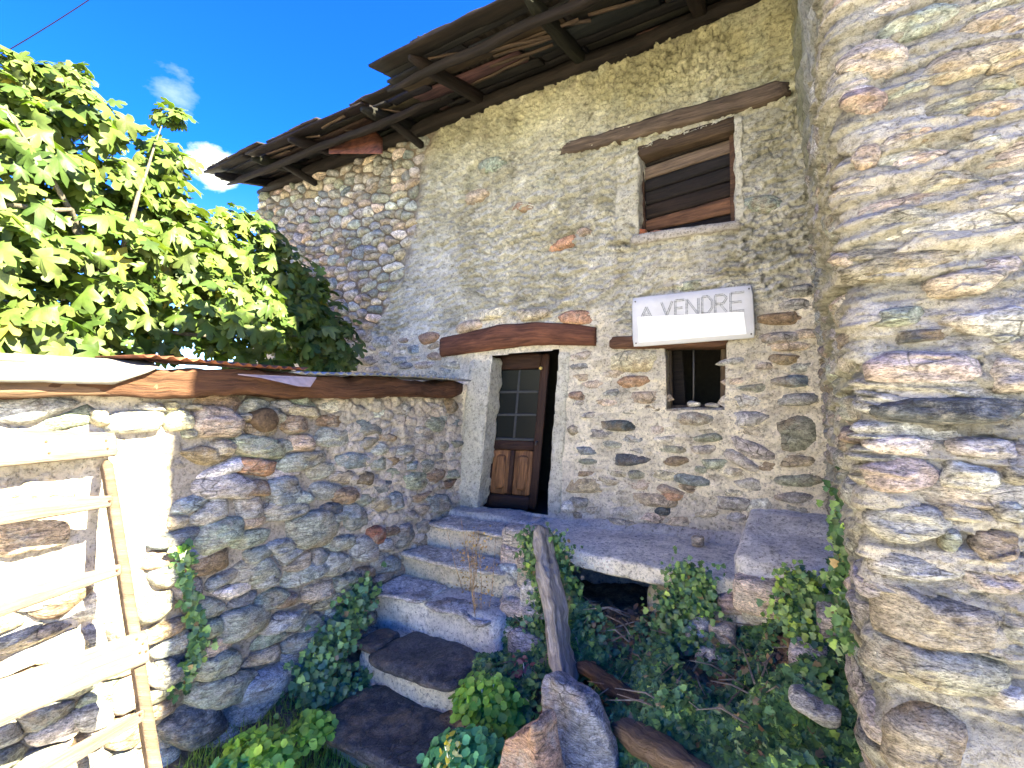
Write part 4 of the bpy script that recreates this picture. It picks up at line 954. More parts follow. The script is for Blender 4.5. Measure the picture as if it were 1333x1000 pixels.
# ============================================================ steps and landing
st = empty('stone_steps', (0, 0, 0)); tag(st, 'worn stone steps with dark slab treads climbing to the brown door', 'steps')
def stp(x0, x1, yf, yb, zt, zb, tint, tread=None, skew=0., mat=MORTAR, slabt=.06, over=.03, slabmat=None, seed=1, dip=0.):
    C = np.array([(x0, yf, zb), (x1, yf-skew, zb), (x1, yb, zb), (x0, yb, zb), (x0, yf+.02, zt-slabt), (x1, yf+.02-skew, zt-slabt-dip), (x1, yb, zt-slabt-dip), (x0, yb, zt-slabt)])
    o = ob('step', C, mat, st, tint, n=(26, 10, 8), k=12, amp=.045, freq=4, seed=seed, amp2=.006, freq2=28)
    return o
stp(-3.36, -2.20, 4.24, 4.62, -1.13, -1.5, (0.71, 0.64, 0.55), seed=2, slabt=0.)
stp(-3.38, -2.12, 3.86, 4.35, -1.20, -1.65, (0.73, 0.63, 0.47), seed=3, slabt=0.02, dip=.0)
stp(-3.40, -2.06, 3.53, 4.0, -1.42, -1.9, (0.73, 0.63, 0.44), seed=4, slabt=.0)
stp(-3.38, -1.97, 3.18, 3.7, -1.64, -2.1, (0.73, 0.68, 0.59), seed=5, slabt=.0)
stp(-3.10, -1.98, 2.74, 3.4, -1.93, -2.35, (0.80, 0.74, 0.59), seed=6, slabt=.0)
stp(-2.98, -1.92, 2.24, 2.95, -2.18, -2.45, (0.61, 0.58, 0.47), seed=7, slabt=.0)
def slab(x0, x1, yf, yb, zt, t, tint, skew=0., dz=0., mat=SLATE, seed=1, name='tread', n=(18, 12, 3), k=6, amp=.035):
    C = np.array([(x0, yf, zt-t), (x1, yf-skew, zt-t+dz), (x1-.03, yb, zt-t+dz), (x0+.03, yb, zt-t), (x0, yf, zt), (x1, yf-skew, zt+dz), (x1-.03, yb, zt+dz), (x0+.03, yb, zt)])
    return ob(name, C, mat, st, tint, n=n, k=k, amp=amp, freq=4, seed=seed, amp2=.004, freq2=20)
slab(-2.88, -2.0, 2.66, 3.22, -1.89, .07, (.062, .062, .064), seed=11, dz=-.01)
slab(-3.10, -2.84, 2.74, 3.1, -1.87, .07, (.10, .075, .065), seed=12)
slab(-2.90, -1.86, 2.16, 2.76, -2.11, .085, (.050, .052, .055), seed=13, dz=-.015)
slab(-3.30, -2.70, 3.10, 3.55, -1.615, .05, (0.55, 0.50, 0.44), seed=14, mat=STONE, amp=.05)
slab(-2.74, -2.04, 3.13, 3.5, -1.645, .045, (0.47, 0.43, 0.38), seed=15, mat=STONE, amp=.05)
slab(-3.34, -2.14, 3.50, 3.84, -1.405, .045, (0.65, 0.59, 0.49), seed=16, mat=STONE, amp=.04)
slab(-3.30, -2.22, 3.83, 4.28, -1.175, .04, (0.68, 0.61, 0.51), seed=17, mat=STONE, amp=.04)
# cheek stones on the right of the steps
rnd = random.Random(31)
for (px, py, w, h, y, c) in ((675, 705, 52, 22, 3.72, 'cream'), (668, 728, 42, 24, 3.68, 'cream'), (660, 754, 32, 26, 3.6, 'white'), (690, 750, 40, 32, 3.55, 'cream'), (668, 782, 34, 26, 3.5, 'cream'), (694, 782, 40, 34, 3.4, 'white'),
                        (665, 810, 42, 32, 3.36, 'cream'), (695, 815, 36, 30, 3.3, 'white'), (662, 838, 34, 26, 3.26, 'white'), (680, 850, 46, 30, 3.15, 'grey')):
    a = onY(px-w/2, py+h/2, y); b_ = onY(px+w/2, py-h/2, y)
    ob('cheek_stone', boxc(a[0], b_[0], y, y+.28, a[2], b_[2]), STONE, st, jit(PAL[c], .1), n=(8, 6, 6), k=5, amp=.04, freq=6, amp2=.006)

ld = empty('stone_landing', (0, 0, 0)); tag(ld, 'pale concrete ledge with a dark hollow under it, along the wall right of the door', 'landing')
C = boxc(-2.22, -.30, 3.55, 4.52, -1.30, -1.15); C[4:, 2] += [.0, -.02, .02, .02]; C[0, 2] += .0; C[[0, 4], 1] += .18
ob('slab', C, MORTAR, ld, (.88, .82, .70), n=(60, 24, 8), k=14, amp=.03, freq=2.5, amp2=.006, freq2=24)
# mortar rising against the wall behind
ob('mortar_fillet', [(-1.9, 4.36, -1.2), (-.3, 4.34, -1.2), (-.3, 4.6, -1.2), (-1.9, 4.6, -1.2), (-1.9, 4.47, -1.08), (-.3, 4.46, -1.05), (-.3, 4.6, -1.03), (-1.9, 4.6, -1.08)], MORTAR, ld, (.6, .55, .5), n=(30, 5, 4), k=7, amp=.04, freq=5)
# corner block
C = np.array([(-.40, 3.52, -1.5), (.30, 3.45, -1.5), (.40, 4.6, -1.5), (-.40, 4.6, -1.5), (-.36, 3.60, -1.00), (.30, 3.50, -1.04), (.40, 4.6, -.80), (-.33, 4.6, -.80)])
ob('corner_block', C, MORTAR, ld, (.80, .77, .73), n=(20, 26, 14), k=10, amp=.05, freq=4, amp2=.01, freq2=22)
ob('block_stone', boxc(-.36, -.04, 3.38, 3.7, -1.30, -1.10), STONE, ld, jit(PAL['cream']), n=(8, 6, 6), k=5, amp=.04, freq=6)
ob('block_stone', boxc(-.02, .22, 3.36, 3.6, -1.34, -1.14), STONE, ld, jit(PAL['tan']), n=(8, 6, 6), k=5, amp=.04, freq=6)
# piers below the slab
C = boxc(-.98, -.32, 3.70, 4.5, -1.9, -1.33); ob('pier', C, MORTAR, ld, (.46, .42, .32), n=(22, 14, 14), k=8, amp=.06, freq=4, amp2=.012, freq2=22)
C = boxc(-2.2, -1.92, 3.66, 4.5, -1.9, -1.33); ob('pier', C, MORTAR, ld, (.44, .39, .29), n=(10, 14, 14), k=8, amp=.05, freq=4)
for (px, py, w, h, y, c) in ((928, 815, 60, 30, 3.5, 'cream'), (905, 832, 40, 32, 3.34, 'white'), (936, 840, 40, 34, 3.34, 'cream'), (920, 868, 40, 26, 3.22, 'cream'), (985, 800, 52, 24, 3.45, 'white'), (955, 790, 44, 20, 3.5, 'pink'), (1060, 885, 60, 44, 2.95, 'white'), (1085, 830, 40, 40, 3.1, 'cream')):
    a = onY(px-w/2, py+h/2, y); b_ = onY(px+w/2, py-h/2, y)
    ob('pier_stone', boxc(a[0], b_[0], y, y+.3, a[2], b_[2]), STONE, ld, jit(PAL[c], .1), n=(8, 6, 6), k=4, amp=.05, freq=6, amp2=.006)

# loose things
def rock(name, c, s, tint, label, cat='stone', mat=STONE, n=(12, 10, 10), k=3.2, amp=None, rot=0., group=None):
    C = boxc(-s[0]/2, s[0]/2, -s[1]/2, s[1]/2, -s[2]/2, s[2]/2); ca, sa = math.cos(rot), math.sin(rot)
    C = np.stack([C[:, 0]*ca-C[:, 1]*sa, C[:, 0]*sa+C[:, 1]*ca, C[:, 2]], 1)+np.array(c)
    o = ob(name, C, mat, None, tint, n=n, k=k, amp=amp or max(s)*.16, freq=2.2/max(s)*.8, amp2=max(s)*.012, freq2=12/max(s)); tag(o, label, cat, group); return o
p = onY(747, 950, 2.42)
C = np.array([(p[0]-.30, 2.30, -2.35), (p[0]+.27, 2.28, -2.35), (p[0]+.24, 2.62, -2.35), (p[0]-.2, 2.62, -2.35), (p[0]-.24, 2.50, -1.46), (p[0]+.14, 2.46, -1.55), (p[0]+.12, 2.62, -1.57), (p[0]-.14, 2.68, -1.5)])
o = ob('boulder', C, STONE, None, (.27, .28, .30), n=(26, 14, 30), k=7, amp=.09, freq=3.0, seed=5, amp2=.008, freq2=24, aniso=(1.5, 1.5, .7)); tag(o, 'upright grey slab-sided boulder at the foot of the weathered post', 'boulder')
p = onY(692, 1000, 2.15)
C = np.array([(p[0]-.22, 2.0, -2.4), (p[0]+.2, 1.92, -2.4), (p[0]+.22, 2.3, -2.4), (p[0]-.2, 2.3, -2.4), (p[0]-.13, 2.1, -1.66), (p[0]+.03, 2.08, -1.52), (p[0]+.06, 2.3, -1.54), (p[0]-.1, 2.3, -1.64)])
o = ob('boulder', C, STONE, None, (.34, .22, .16), n=(22, 14, 24), k=10, amp=.07, freq=4, seed=8, amp2=.01, freq2=24); tag(o, 'rusty brown pointed boulder leaning on the grey one at the bottom edge', 'boulder')
a, b_ = onY(705, 688, 3.46), onY(737, 890, 2.86)
post = ob('wooden_post', beamc(b_, a, .10, .185, up=(0, -1, 0), taper=.86), POSTW, None, n=(60, 6, 10), k=16, amp=.035, freq=3, amp2=.010, freq2=26, aniso=(2.5, 2.5, .6)); tag(post, 'bleached cracked wooden post leaning against the end of the ledge', 'post')
for i, ((x0, y0), (x1, y1), ya, yb, r, lab) in enumerate((((800, 940), (925, 1020), 2.72, 2.30, .075, 'split weathered log half buried in ivy at the bottom of the bank'), ((752, 868), (850, 925), 3.0, 2.72, .05, 'dark rotting log lying behind the grey boulder'))):
    a, b_ = onY(x0, y0, ya), onY(x1, y1, yb)
    o = ob('log', beamc(a, b_, r*2, r*1.7), POSTW, None, (.42, .34, .28) if i == 0 else (.3, .2, .15), n=(26, 5, 5), k=3.5, amp=.04, freq=4, amp2=.01, freq2=22); tag(o, lab, 'log')
p = onY(909, 703, 4.2); rock('loose_stone', (p[0], 4.2, -1.09), (.10, .09, .09), PAL['tan'], 'small tan stone lying on the pale ledge')
p = onY(903, 526, YF+.04); rock('loose_stone', (p[0]+.0, YF+.06, p[2]), (.11, .08, .05), PAL['white'], 'flat pale stone on the sill of the small window, at the foot of its bar', n=(6, 4, 4))
p = onY(926, 528, YF+.04); rock('loose_stone', (p[0]+.01, YF+.05, p[2]), (.13, .08, .04), PAL['lav'], 'flat lilac-grey stone on the sill of the small window, right of the bar', n=(6, 4, 4))
p = onY(831, 304, YF+.05); rock('brick_piece', (p[0]+.02, YF+.04, p[2]), (.12, .07, .05), (.50, .13, .06), 'broken orange brick piece in the left corner of the upper window sill', 'brick', n=(5, 4, 4))
p = onY(852, 303, YF+.05); rock('brick_piece', (p[0]+.02, YF+.04, p[2]-.01), (.12, .06, .035), (.50, .22, .16), 'small pink tile fragment beside the orange brick on the upper sill', 'tile', n=(5, 4, 4))
p = onY(1060, 915, 2.6); rock('stone', (p[0], 2.62, p[2]-.02), (.22, .2, .08), (.42, .42, .40), 'pale grey stone poking out of the ivy below the corner', n=(10, 8, 8))
p = onY(530, 840, 2.8)

# pallet -----------------------------------------------------------------
pal = empty('wooden_pallet', (0, 0, 0)); tag(pal, 'pale slatted wooden pallet leaning against the sunlit low wall', 'pallet')
def xl(z): return -3.20+(-.29-z)*.446          # plane of the leaning pallet
def pp(px, py, off=0.):                        # point of the pallet plane under a photo pixel
    d = np.array(ray(px, py)); n = np.array([1, 0, .446]); k = -3.20-.29*.446; t = (k+off)/(d@n); return d*t
def pboard(name, a, b, c, d, off, th, mat, tint=(1, 1, 1), **kw):
    A, B, C_, D = [pp(*q, off) for q in (a, b, c, d)]; nn = np.array([.913, 0, .407])*th
    Cc = np.array([C_-nn, D-nn, D, C_, A-nn, B-nn, B, A])
    Cc = np.array([C_, D, D-nn, C_-nn, A, B, B-nn, A-nn])
    return ob(name, Cc, mat, pal, tint, **{**dict(n=(18, 2, 5), k=24, amp=.004, freq=3, amp2=.001), **kw})
rail = pboard('rail', (134, 598), (147, 596), (204, 1060), (222, 1060), .0, .05, PALW, (.85, .7, .6), n=(3, 4, 30))
for a, b_, c, d in (((-60, 557), (153, 563), (-60, 612), (156, 592)), ((-60, 650), (149, 645), (-60, 694), (147, 658)), ((-60, 787), (160, 733), (-60, 824), (159, 747)), ((-60, 905), (193, 818), (-60, 970), (198, 860)), ((-60, 1052), (190, 921), (-60, 1092), (190, 936))):
    big = a[1] in (557, 905)
    pboard('slat', a, b_, c, d, .035 if big else .03, .028, PALW, (1.15, 1.1, 1.05) if big else (1.1, 1, .95))
A = pboard('rail', (-120, 598), (-90, 596), (-110, 1100), (-80, 1100), .0, .09, PALW, (.85, .7, .6), n=(3, 4, 20))

for px, py in ((178, 832), (186, 838), (182, 850), (190, 848), (60, 575), (64, 590), (138, 574), (140, 584), (143, 652), (153, 742), (183, 930)):
    p = pp(px, py, .037); V, F = tube([p-np.array([.01, 0, .004]), p+np.array([.004, 0, .002])], .0055, 8); mesh('nail', V, F, RUST, pal)
# overhead cable
a = onY(-40, 95, 5.0); b_ = onY(160, -30, 9.0)
pts = [a*(1-t)+b_*t-np.array([0, 0, .12*math.sin(t*math.pi)]) for t in np.linspace(-1.5, 3.0, 30)]
V, F = tube(pts, .022, 8); o = mesh('overhead_cable', V, F, BLACKM); tag(o, 'black overhead cable crossing the sky at the top left', 'cable')

# ============================================================ foliage tools
def leafset(name, P, Nm, size, tv, tf, tint, mat, parent=None, roll=None, kind='stuff', tipdir=None):
    n = len(P); tv = np.array(tv, float); Nm = Nm/np.linalg.norm(Nm, axis=1)[:, None]
    ref = RNG.normal(size=(n, 3)) if tipdir is None else tipdir+RNG.normal(size=(n, 3))*.5
    T = ref-Nm*(ref*Nm).sum(1)[:, None]; T /= np.linalg.norm(T, axis=1)[:, None]; B = np.cross(T, Nm)
    V = P[:, None, :]+size[:, None, None]*(tv[None, :, 0:1]*B[:, None, :]+tv[None, :, 1:2]*T[:, None, :]+tv[None, :, 2:3]*Nm[:, None, :])
    k = len(tv); F = (np.array(tf)[None]+np.arange(n)[:, None, None]*k).reshape(-1, len(tf[0]))
    o = mesh(name, V.reshape(-1, 3), F, mat, parent, False, np.repeat(tint, k, 0)); 
    if kind: tag(o, kind=kind)
    return o
IVT = [(0, 0, 0), (-.5, .12, .06), (-.30, .42, .03), (-.42, .62, .05), (0, 1.05, -.06), (.42, .62, .05), (.30, .42, .03), (.5, .12, .06), (0, .45, -.04)]
IVF = [(0, 1, 8), (1, 2, 8), (2, 3, 8), (3, 4, 8), (4, 5, 8), (5, 6, 8), (6, 7, 8), (7, 0, 8)]
OVT = [(0, 0, 0), (-.28, .3, .04), (-.22, .75, .02), (0, 1, -.08), (.22, .75, .02), (.28, .3, .04)]
OVF = [(0, 1, 5), (1, 2, 5), (5, 2, 4), (2, 3, 4)]
def figleaf(seed, bend):
    r = random.Random(seed); lob = [(0, 0), (-18, .52), (-48, .95), (-72, .48), (-95, .98), (-118, .52), (-158, .30)]
    # outline in polar about a centre .42 up the midrib, tip at top
    spec = [(90, .66), (76, .56), (66, .34), (54, .52), (40, .60), (26, .46), (14, .26), (-6, .40), (-26, .44), (-50, .34), (-72, .30)]
    pts = [(0, 0, 0)]
    right = [(math.cos(R(a))*q*r.uniform(.9, 1.1), .46+math.sin(R(a))*q*r.uniform(.92, 1.08)) for a, q in spec]
    left = [(-math.cos(R(a))*q*r.uniform(.9, 1.1), .46+math.sin(R(a))*q*r.uniform(.92, 1.08)) for a, q in spec[1:]]
    ring = right+[(0, .02)]+left[::-1]
    V = [(0, .46, 0)]
    for x, y in ring:
        V.append((x, y, -bend*(abs(x)**1.3)*.9-bend*.6*max(0, y-.4)**2+.05*math.sin(9*x+7*y+seed)))
    V = [(x, y, z+.0) for x, y, z in V]; n = len(ring)
    return V, [(0, i+1, (i+1) % n+1) for i in range(n)]

# ============================================================ fig tree
tree = empty('fig_tree', (-4.9, 1.6, -1.2)); tag(tree, 'large leafy fig tree behind the low wall at the left', 'tree')
BL = [(10, 150, 62, -4.6), (85, 168, 66, -4.6), (40, 250, 90, -4.4), (135, 230, 55, -4.6), (10, 370, 100, -4.1), (120, 340, 85, -4.3), (206, 205, 36, -4.9), (195, 262, 50, -4.8), (262, 318, 50, -4.9), (325, 325, 50, -5.1),
      (362, 365, 50, -5.1), (245, 385, 75, -4.5), (385, 420, 55, -4.8), (425, 440, 42, -4.7), (350, 380, 60, -5.0), (290, 350, 60, -5.0), (200, 330, 70, -4.7), (60, 130, 50, -4.7), (320, 420, 65, -4.5), (140, 425, 80, -4.2), (40, 440, 70, -4.0), (415, 452, 38, -4.6), (440, 462, 24, -4.5), (400, 385, 34, -5.0), (-80, 230, 110, -4.6), (-90, 400, 110, -4.2), (300, 290, 26, -5.0), (230, 300, 40, -4.8), (22, 90, 22, -4.5), (100, 105, 24, -4.6), (225, 150, 12, -4.9)]
LP, LN, LS = [], [], []
for px, py, r, X in BL:
    c = onX(px, py, X); dep = float(-(c@RN)[2]); rad = r/FPX*dep; n = int(30+rad*rad*640)
    d = RNG.normal(size=(n, 3)); d /= np.linalg.norm(d, axis=1)[:, None]
    rr_ = rad*RNG.uniform(.35, 1.02, n)**.6; P = c+d*rr_[:, None]*np.array([1, 1, 1])
    LP.append(P); nn = d*.5+np.array([.45, -.1, .65])+RNG.normal(size=(n, 3))*.45; LN.append(nn); LS.append(RNG.uniform(.09, .22, n)*(.75 if r < 30 else 1))
LP = np.concatenate(LP); LN = np.concatenate(LN); LS = np.concatenate(LS)
keep = (LP[:, 0] < XL-.05) & (LP[:, 1] < YF-.15) & ((LP[:, 2] > .2) | (LP[:, 0] < XL-.6))
LP, LN, LS = LP[keep], LN[keep], LS[keep]
TREN = len(LP)
cols = np.array([(.060, .095, .020), (.078, .115, .028), (.042, .075, .018), (.105, .135, .038), (.070, .092, .026), (.19, .17, .035)]); pc = RNG.choice(6, TREN, p=[.3, .25, .2, .13, .10, .02])
pxs, pys = proj(LP); dd = np.linalg.norm(LP, axis=1)
vis = (pxs > -20) & (pxs < 470) & (pys > 0) & (pys < 490)
score = np.where(vis, LS/dd, 0)
# leaves on the camera side of the crown first
order = np.argsort(-(score*np.where(dd < np.interp(pxs, [0, 450], [4.9, 6.2]), 1, .3))); big = order[:296]; rest = order[296:]
var = []
for i in range(18):
    V, F = figleaf(i, .3+.45*(i % 4)); me_o = mesh('leaf', V, [list(f) for f in F], LEAF, None, True, cols[[0, 1, 2, 3, 4, 5, 0, 1, 2, 3, 0, 1, 2, 4, 0, 1, 3, 2][i]]*RNG.uniform(.85, 1.15), center=False)
    var.append(me_o.data); bpy.data.objects.remove(me_o)
tl = Vector(tree.location)
for i in big:
    nrm = Vector(LN[i]).normalized(); tip = Vector(RNG.normal(size=3)*.6+np.array([.3, -.2, -.6])); T = (tip-nrm*tip.dot(nrm)).normalized(); B = T.cross(nrm)
    Mx = Matrix((B, T, nrm)).transposed().to_4x4(); Mx = Matrix.Translation(Vector(LP[i])-tl) @ Mx @ Matrix.Scale(LS[i], 4)
    o = bpy.data.objects.new('leaf', var[int(RNG.integers(18))]); COL.objects.link(o); o.parent = tree; o.matrix_local = Mx
V0, F0 = figleaf(3, .45)
for q in range(3):
    idx = rest[q::3]; V0, F0 = figleaf(3+q, .4+.35*q)
    if q == 0: allP = []
    allP.append((idx, V0, F0))
b = []; Vs = []; Fs = []; Ts = []; off = 0
for idx, V0, F0 in allP:
    P, Nm, S = LP[idx], LN[idx], LS[idx]; n = len(P); tv = np.array(V0); Nm = Nm/np.linalg.norm(Nm, axis=1)[:, None]
    ref = RNG.normal(size=(n, 3))*.6+np.array([.3, -.2, -.6]); T = ref-Nm*(ref*Nm).sum(1)[:, None]; T /= np.linalg.norm(T, axis=1)[:, None]; B = np.cross(T, Nm)
    V = P[:, None, :]+S[:, None, None]*(tv[None, :, 0:1]*B[:, None, :]+tv[None, :, 1:2]*T[:, None, :]+tv[None, :, 2:3]*Nm[:, None, :]); k = len(tv)
    Vs.append(V.reshape(-1, 3)); Fs.append((np.array(F0)[None]+np.arange(n)[:, None, None]*k).reshape(-1, 3)+off); off += n*k
    Ts.append(np.repeat(cols[pc[idx]]*RNG.uniform(.8, 1.2, (n, 1)), k, 0))
o = mesh('foliage', np.concatenate(Vs)-np.array(tl), np.concatenate(Fs), LEAF, tree, True, np.concatenate(Ts)); tag(o, kind='stuff')
def limb(name, pts, r0, r1, parent):
    pts = [Vector(p) for p in pts]; n = len(pts); fine = []
    for i in range(n-1):
        for t in (0, .34, .67): fine.append(pts[i].lerp(pts[i+1], t)+Vector(RNG.normal(size=3)*.012))
    fine.append(pts[-1]); V, F = tube([p_-tl for p_ in fine], list(np.linspace(r0, r1*.6, len(fine))*(1 if name == 'trunk' else .7)), 8); mesh(name, V, F, BARK, parent, True, (1, 1, 1), V[:, [2, 0, 1]])
limb('trunk', [(-4.9, 1.6, -1.3), (-4.85, 1.7, -.4), (-4.8, 1.75, .3)], .16, .11, tree)
for pts, r0 in (([(-4.8, 1.75, .3), onX(122, 330, -4.15), onX(75, 240, -4.1), onX(8, 140, -4.15)], .05), ([(-4.8, 1.75, .3), onX(97, 272, -4.1), onX(0, 266, -4.05), onX(-90, 240, -4.2)], .04),
                ([(-4.8, 1.75, .3), onX(150, 350, -4.1), onX(182, 250, -4.25), onX(210, 165, -4.85)], .045), ([(-4.8, 1.75, .3), onX(250, 400, -4.6), onX(330, 330, -4.9), onX(385, 345, -5.)], .05),
                ([(-4.8, 1.75, .3), onX(200, 430, -4.3), onX(300, 440, -4.3), onX(410, 440, -4.5)], .04), ([onX(100, 290, -4.2), onX(118, 330, -4.15), onX(120, 385, -4.1)], .03), ([onX(60, 260, -4.1), onX(52, 300, -4.1), onX(66, 340, -4.1)], .025),
                ([onX(135, 355, -4.2), onX(165, 340, -4.3), onX(182, 300, -4.4)], .025), ([onX(130, 350, -4.2), onX(180, 352, -4.3)], .02)):
    limb('branch', pts, r0, .012, tree)

# pale house beyond the tree
nh = empty('neighbour_house', (-12, 1, -1.2)); tag(nh, 'pale sunlit house glimpsed through the fig tree', 'house')
def hb(name, x0, x1, y0, y1, z0, z1, mat, t): 
    V, F, Gr = block(boxc(x0+12, x1+12, y0-1, y1-1, z0+1.2, z1+1.2), n=(4, 4, 4), k=0, amp=.02, freq=1); return mesh(name, V, F, mat, nh, False, t, Gr)
hb('wall', -16, -11, -4, 2.8, -1.2, 3.0, MORTAR, (.5, .46, .42)); hb('roof', -16.4, -10.6, -4.4, 3.2, 3.0, 3.2, BEAM, (1.6, 1.3, 1.2))
for y in (-2, .2, 1.8): hb('window', -11.02, -10.96, y, y+.6, .8, 1.9, BEAMG, (1, .8, .7))

# unseen pale house added behind the camera to bounce sunlight onto the walls
vh = empty('bounce_house', (-7, -6, -2.35)); tag(vh, 'unseen pale rendered house added to bounce sunlight onto the walls', 'house')
def vb(name, x0, x1, y0, y1, z0, z1, mat, t):
    V, F, Gr = block(boxc(x0+7, x1+7, y0+6, y1+6, z0+2.35, z1+2.35), n=(4, 6, 6), k=0, amp=.02, freq=1); return mesh(name, V, F, mat, vh, False, t, Gr)
vb('wall', -11, -5.2, -13, -1.2, -2.35, 3.4, MORTAR, (.66, .62, .55)); vb('roof', -11.4, -4.7, -13.4, -.8, 3.4, 3.65, BEAM, (1.6, 1.3, 1.2))
for y in (-11, -8, -5, -2.8):
    for z in (-1.4, 1.2): vb('window', -5.22, -5.14, y, y+.8, z, z+1.2, DOORW, (1.5, 1.5, 1.5))
# ============================================================ ivy, plants
ivc = np.array([(.07, .15, .055), (.10, .195, .07), (.05, .11, .05), (.15, .26, .06), (.26, .38, .08), (.22, .16, .08)])
def ivy_tint(n, p=(.36, .26, .22, .09, .04, .03)): return ivc[RNG.choice(6, n, p=p)]*RNG.uniform(.75, 1.3, (n, 1))
# photo-measured outline of the covered ground, applied to the bank surface
IVP = [(690, 700), (720, 705), (745, 740), (760, 800), (800, 830), (860, 800), (880, 740), (910, 735), (935, 780), (960, 800), (1000, 790), (1030, 740), (1060, 760), (1095, 770), (1108, 725), (1145, 790), (1145, 835), (1110, 890), (1160, 940), (1165, 1040), (640, 1040), (620, 870), (660, 850), (650, 800)]
n = 110000; X = RNG.uniform(-2.05, .26, n); Y = RNG.uniform(1.7, 3.62, n); Z = mound(X, Y)
P = np.stack([X, Y, Z], 1); px, py = proj(P)
dens = fbm(X*2.2, Y*2.2, None, 3, 91); bare = (np.hypot((px-830)/75, (py-835)/35) < 1)|(np.hypot((px-925)/42, (py-850)/50) < 1.0)
k = (inpoly(px, py, IVP)) & (dens > -.42) & (~bare | (RNG.random(n) < .12)) & (RNG.random(n) < .75)
k &= (~((px > 690) & (px < 800) & (py > 890))) | (RNG.random(n) < .05)
k &= ~((px > 1020) & (px < 1100) & (py > 885) & (py < 935) & (RNG.random(n) < .85))
P = P[k]; lump = np.clip(fbm(P[:, 0]*4, P[:, 1]*4, None, 3, 93)+.25, 0, 1)*.16; P[:, 2] += RNG.uniform(.0, .05, len(P))+lump
Nm = np.tile([-.05, -.55, .8], (len(P), 1))+RNG.normal(size=(len(P), 3))*.38
ivy = leafset('ivy', P, Nm, RNG.uniform(.026, .052, len(P)), IVT, IVF, ivy_tint(len(P)), IVYM, tipdir=np.array([0, -.6, -.7]))
ivy['label'] = 'dense dark green ivy covering the bank below the ledge'
def ivy_path(name, pts, n, spread, label, size=(.025, .05), face=(-.1, -1, .2), p=(.36, .26, .22, .09, .04, .03), cat='ivy'):
    pts = np.array(pts); t = RNG.uniform(0, len(pts)-1, n); i = np.minimum(t.astype(int), len(pts)-2); f = (t-i)[:, None]
    P = pts[i]*(1-f)+pts[i+1]*f+RNG.normal(size=(n, 3))*np.array(spread)*RNG.uniform(.3, 1, (n, 1))
    root = empty(name, tuple(pts[-1])); tag(root, label, cat)
    lf = leafset('leaves', P-pts[-1], np.tile(face, (n, 1))+RNG.normal(size=(n, 3))*.4, RNG.uniform(*size, n), IVT, IVF, ivy_tint(n, p), IVYM, root, tipdir=np.array([0, -.2, -1.]))
    V, F = tube([p_-pts[-1] for p_ in pts], .006, 6); mesh('stem', V, F, BEAMG, root, True, (1.3, 1.1, .9), V[:, [2, 0, 1]]); return root
ivy_path('ivy_vine', [onY(718, 700, 3.5), onY(735, 745, 3.48), onY(745, 800, 3.4), onY(742, 860, 3.1)], 1500, (.075, .05, .07), 'ivy hanging from the ledge just right of the wooden post')
ivy_path('ivy_vine', [onY(688, 698, 3.6), onY(700, 740, 3.5), onY(712, 800, 3.35), onY(690, 850, 3.2)], 1200, (.07, .05, .07), 'ivy between the wooden post and the steps')
ivy_path('ivy_vine', [onY(895, 745, 3.52), onY(905, 780, 3.48), onY(880, 810, 3.42), onY(900, 850, 3.3)], 2000, (.11, .05, .09), 'thick ivy climbing over the middle of the ledge front')
ivy_path('ivy_vine', [onY(1108, 640, 2.9), onY(1106, 690, 2.75), onY(1105, 740, 2.7), onY(1110, 800, 2.6), onY(1120, 830, 2.4)], 1500, (.04, .08, .07), 'ivy creeping up the corner beside the right building')
ivy_path('ivy_vine', [onY(1040, 745, 3.4), onY(1050, 775, 3.35), onY(1030, 800, 3.3), onY(1060, 830, 3.1)], 900, (.08, .05, .06), 'bright ivy sprig on the front of the corner block', p=(.2, .2, .1, .25, .25, .0))
ivy_path('ivy_vine', [onX(235, 715, XL+.05), onX(248, 770, XL+.05), onX(262, 830, XL+.06), onX(240, 890, XL+.07)], 300, (.02, .035, .05), 'thin ivy strand climbing the low wall', (.03, .055), (1, -.2, .2))
ivy_path('ivy_vine', [onX(475, 765, XL+.10), onX(450, 810, XL+.12), onX(420, 850, XL+.16), onX(400, 900, XL+.22), onX(470, 895, XL+.4)], 1900, (.09, .10, .10), 'bushy ivy in the angle between the low wall and the steps', (.03, .06), (1, -.5, .5))
# dry twigs and dead leaves under the ledge
n = 2600; X = RNG.uniform(-1.95, .1, n); Y = RNG.uniform(2.3, 3.7, n); P = np.stack([X, Y, mound(X, Y)+RNG.uniform(.0, .03, n)], 1)
o = leafset('dead_leaves', P, np.tile([0, -.3, .9], (n, 1))+RNG.normal(size=(n, 3))*.5, RNG.uniform(.03, .07, n), OVT, OVF, np.array([(.22, .12, .07), (.30, .2, .12), (.14, .08, .05)])[RNG.choice(3, n)], HERB); o['label'] = 'dry brown fallen leaves under the ledge'
tw = Bag()
for i in range(130):
    x, y = RNG.uniform(-1.8, .0), RNG.uniform(2.3, 3.5); z = float(mound(x, y))+.05; a = RNG.uniform(0, 6.28); L = RNG.uniform(.08, .35)
    V, F = tube([(x, y, z), (x+math.cos(a)*L*.5, y+math.sin(a)*L*.5, z+RNG.uniform(0, .08)), (x+math.cos(a)*L, y+math.sin(a)*L, z+RNG.uniform(-.02, .10))], [.006, .005, .002], 5); tw.add(V, F, jit((1.1, .9, .8), .4))
o = tw.build('dry_twigs', POSTW); tag(o, 'thin dry twigs scattered over the ivy bank', kind='stuff')

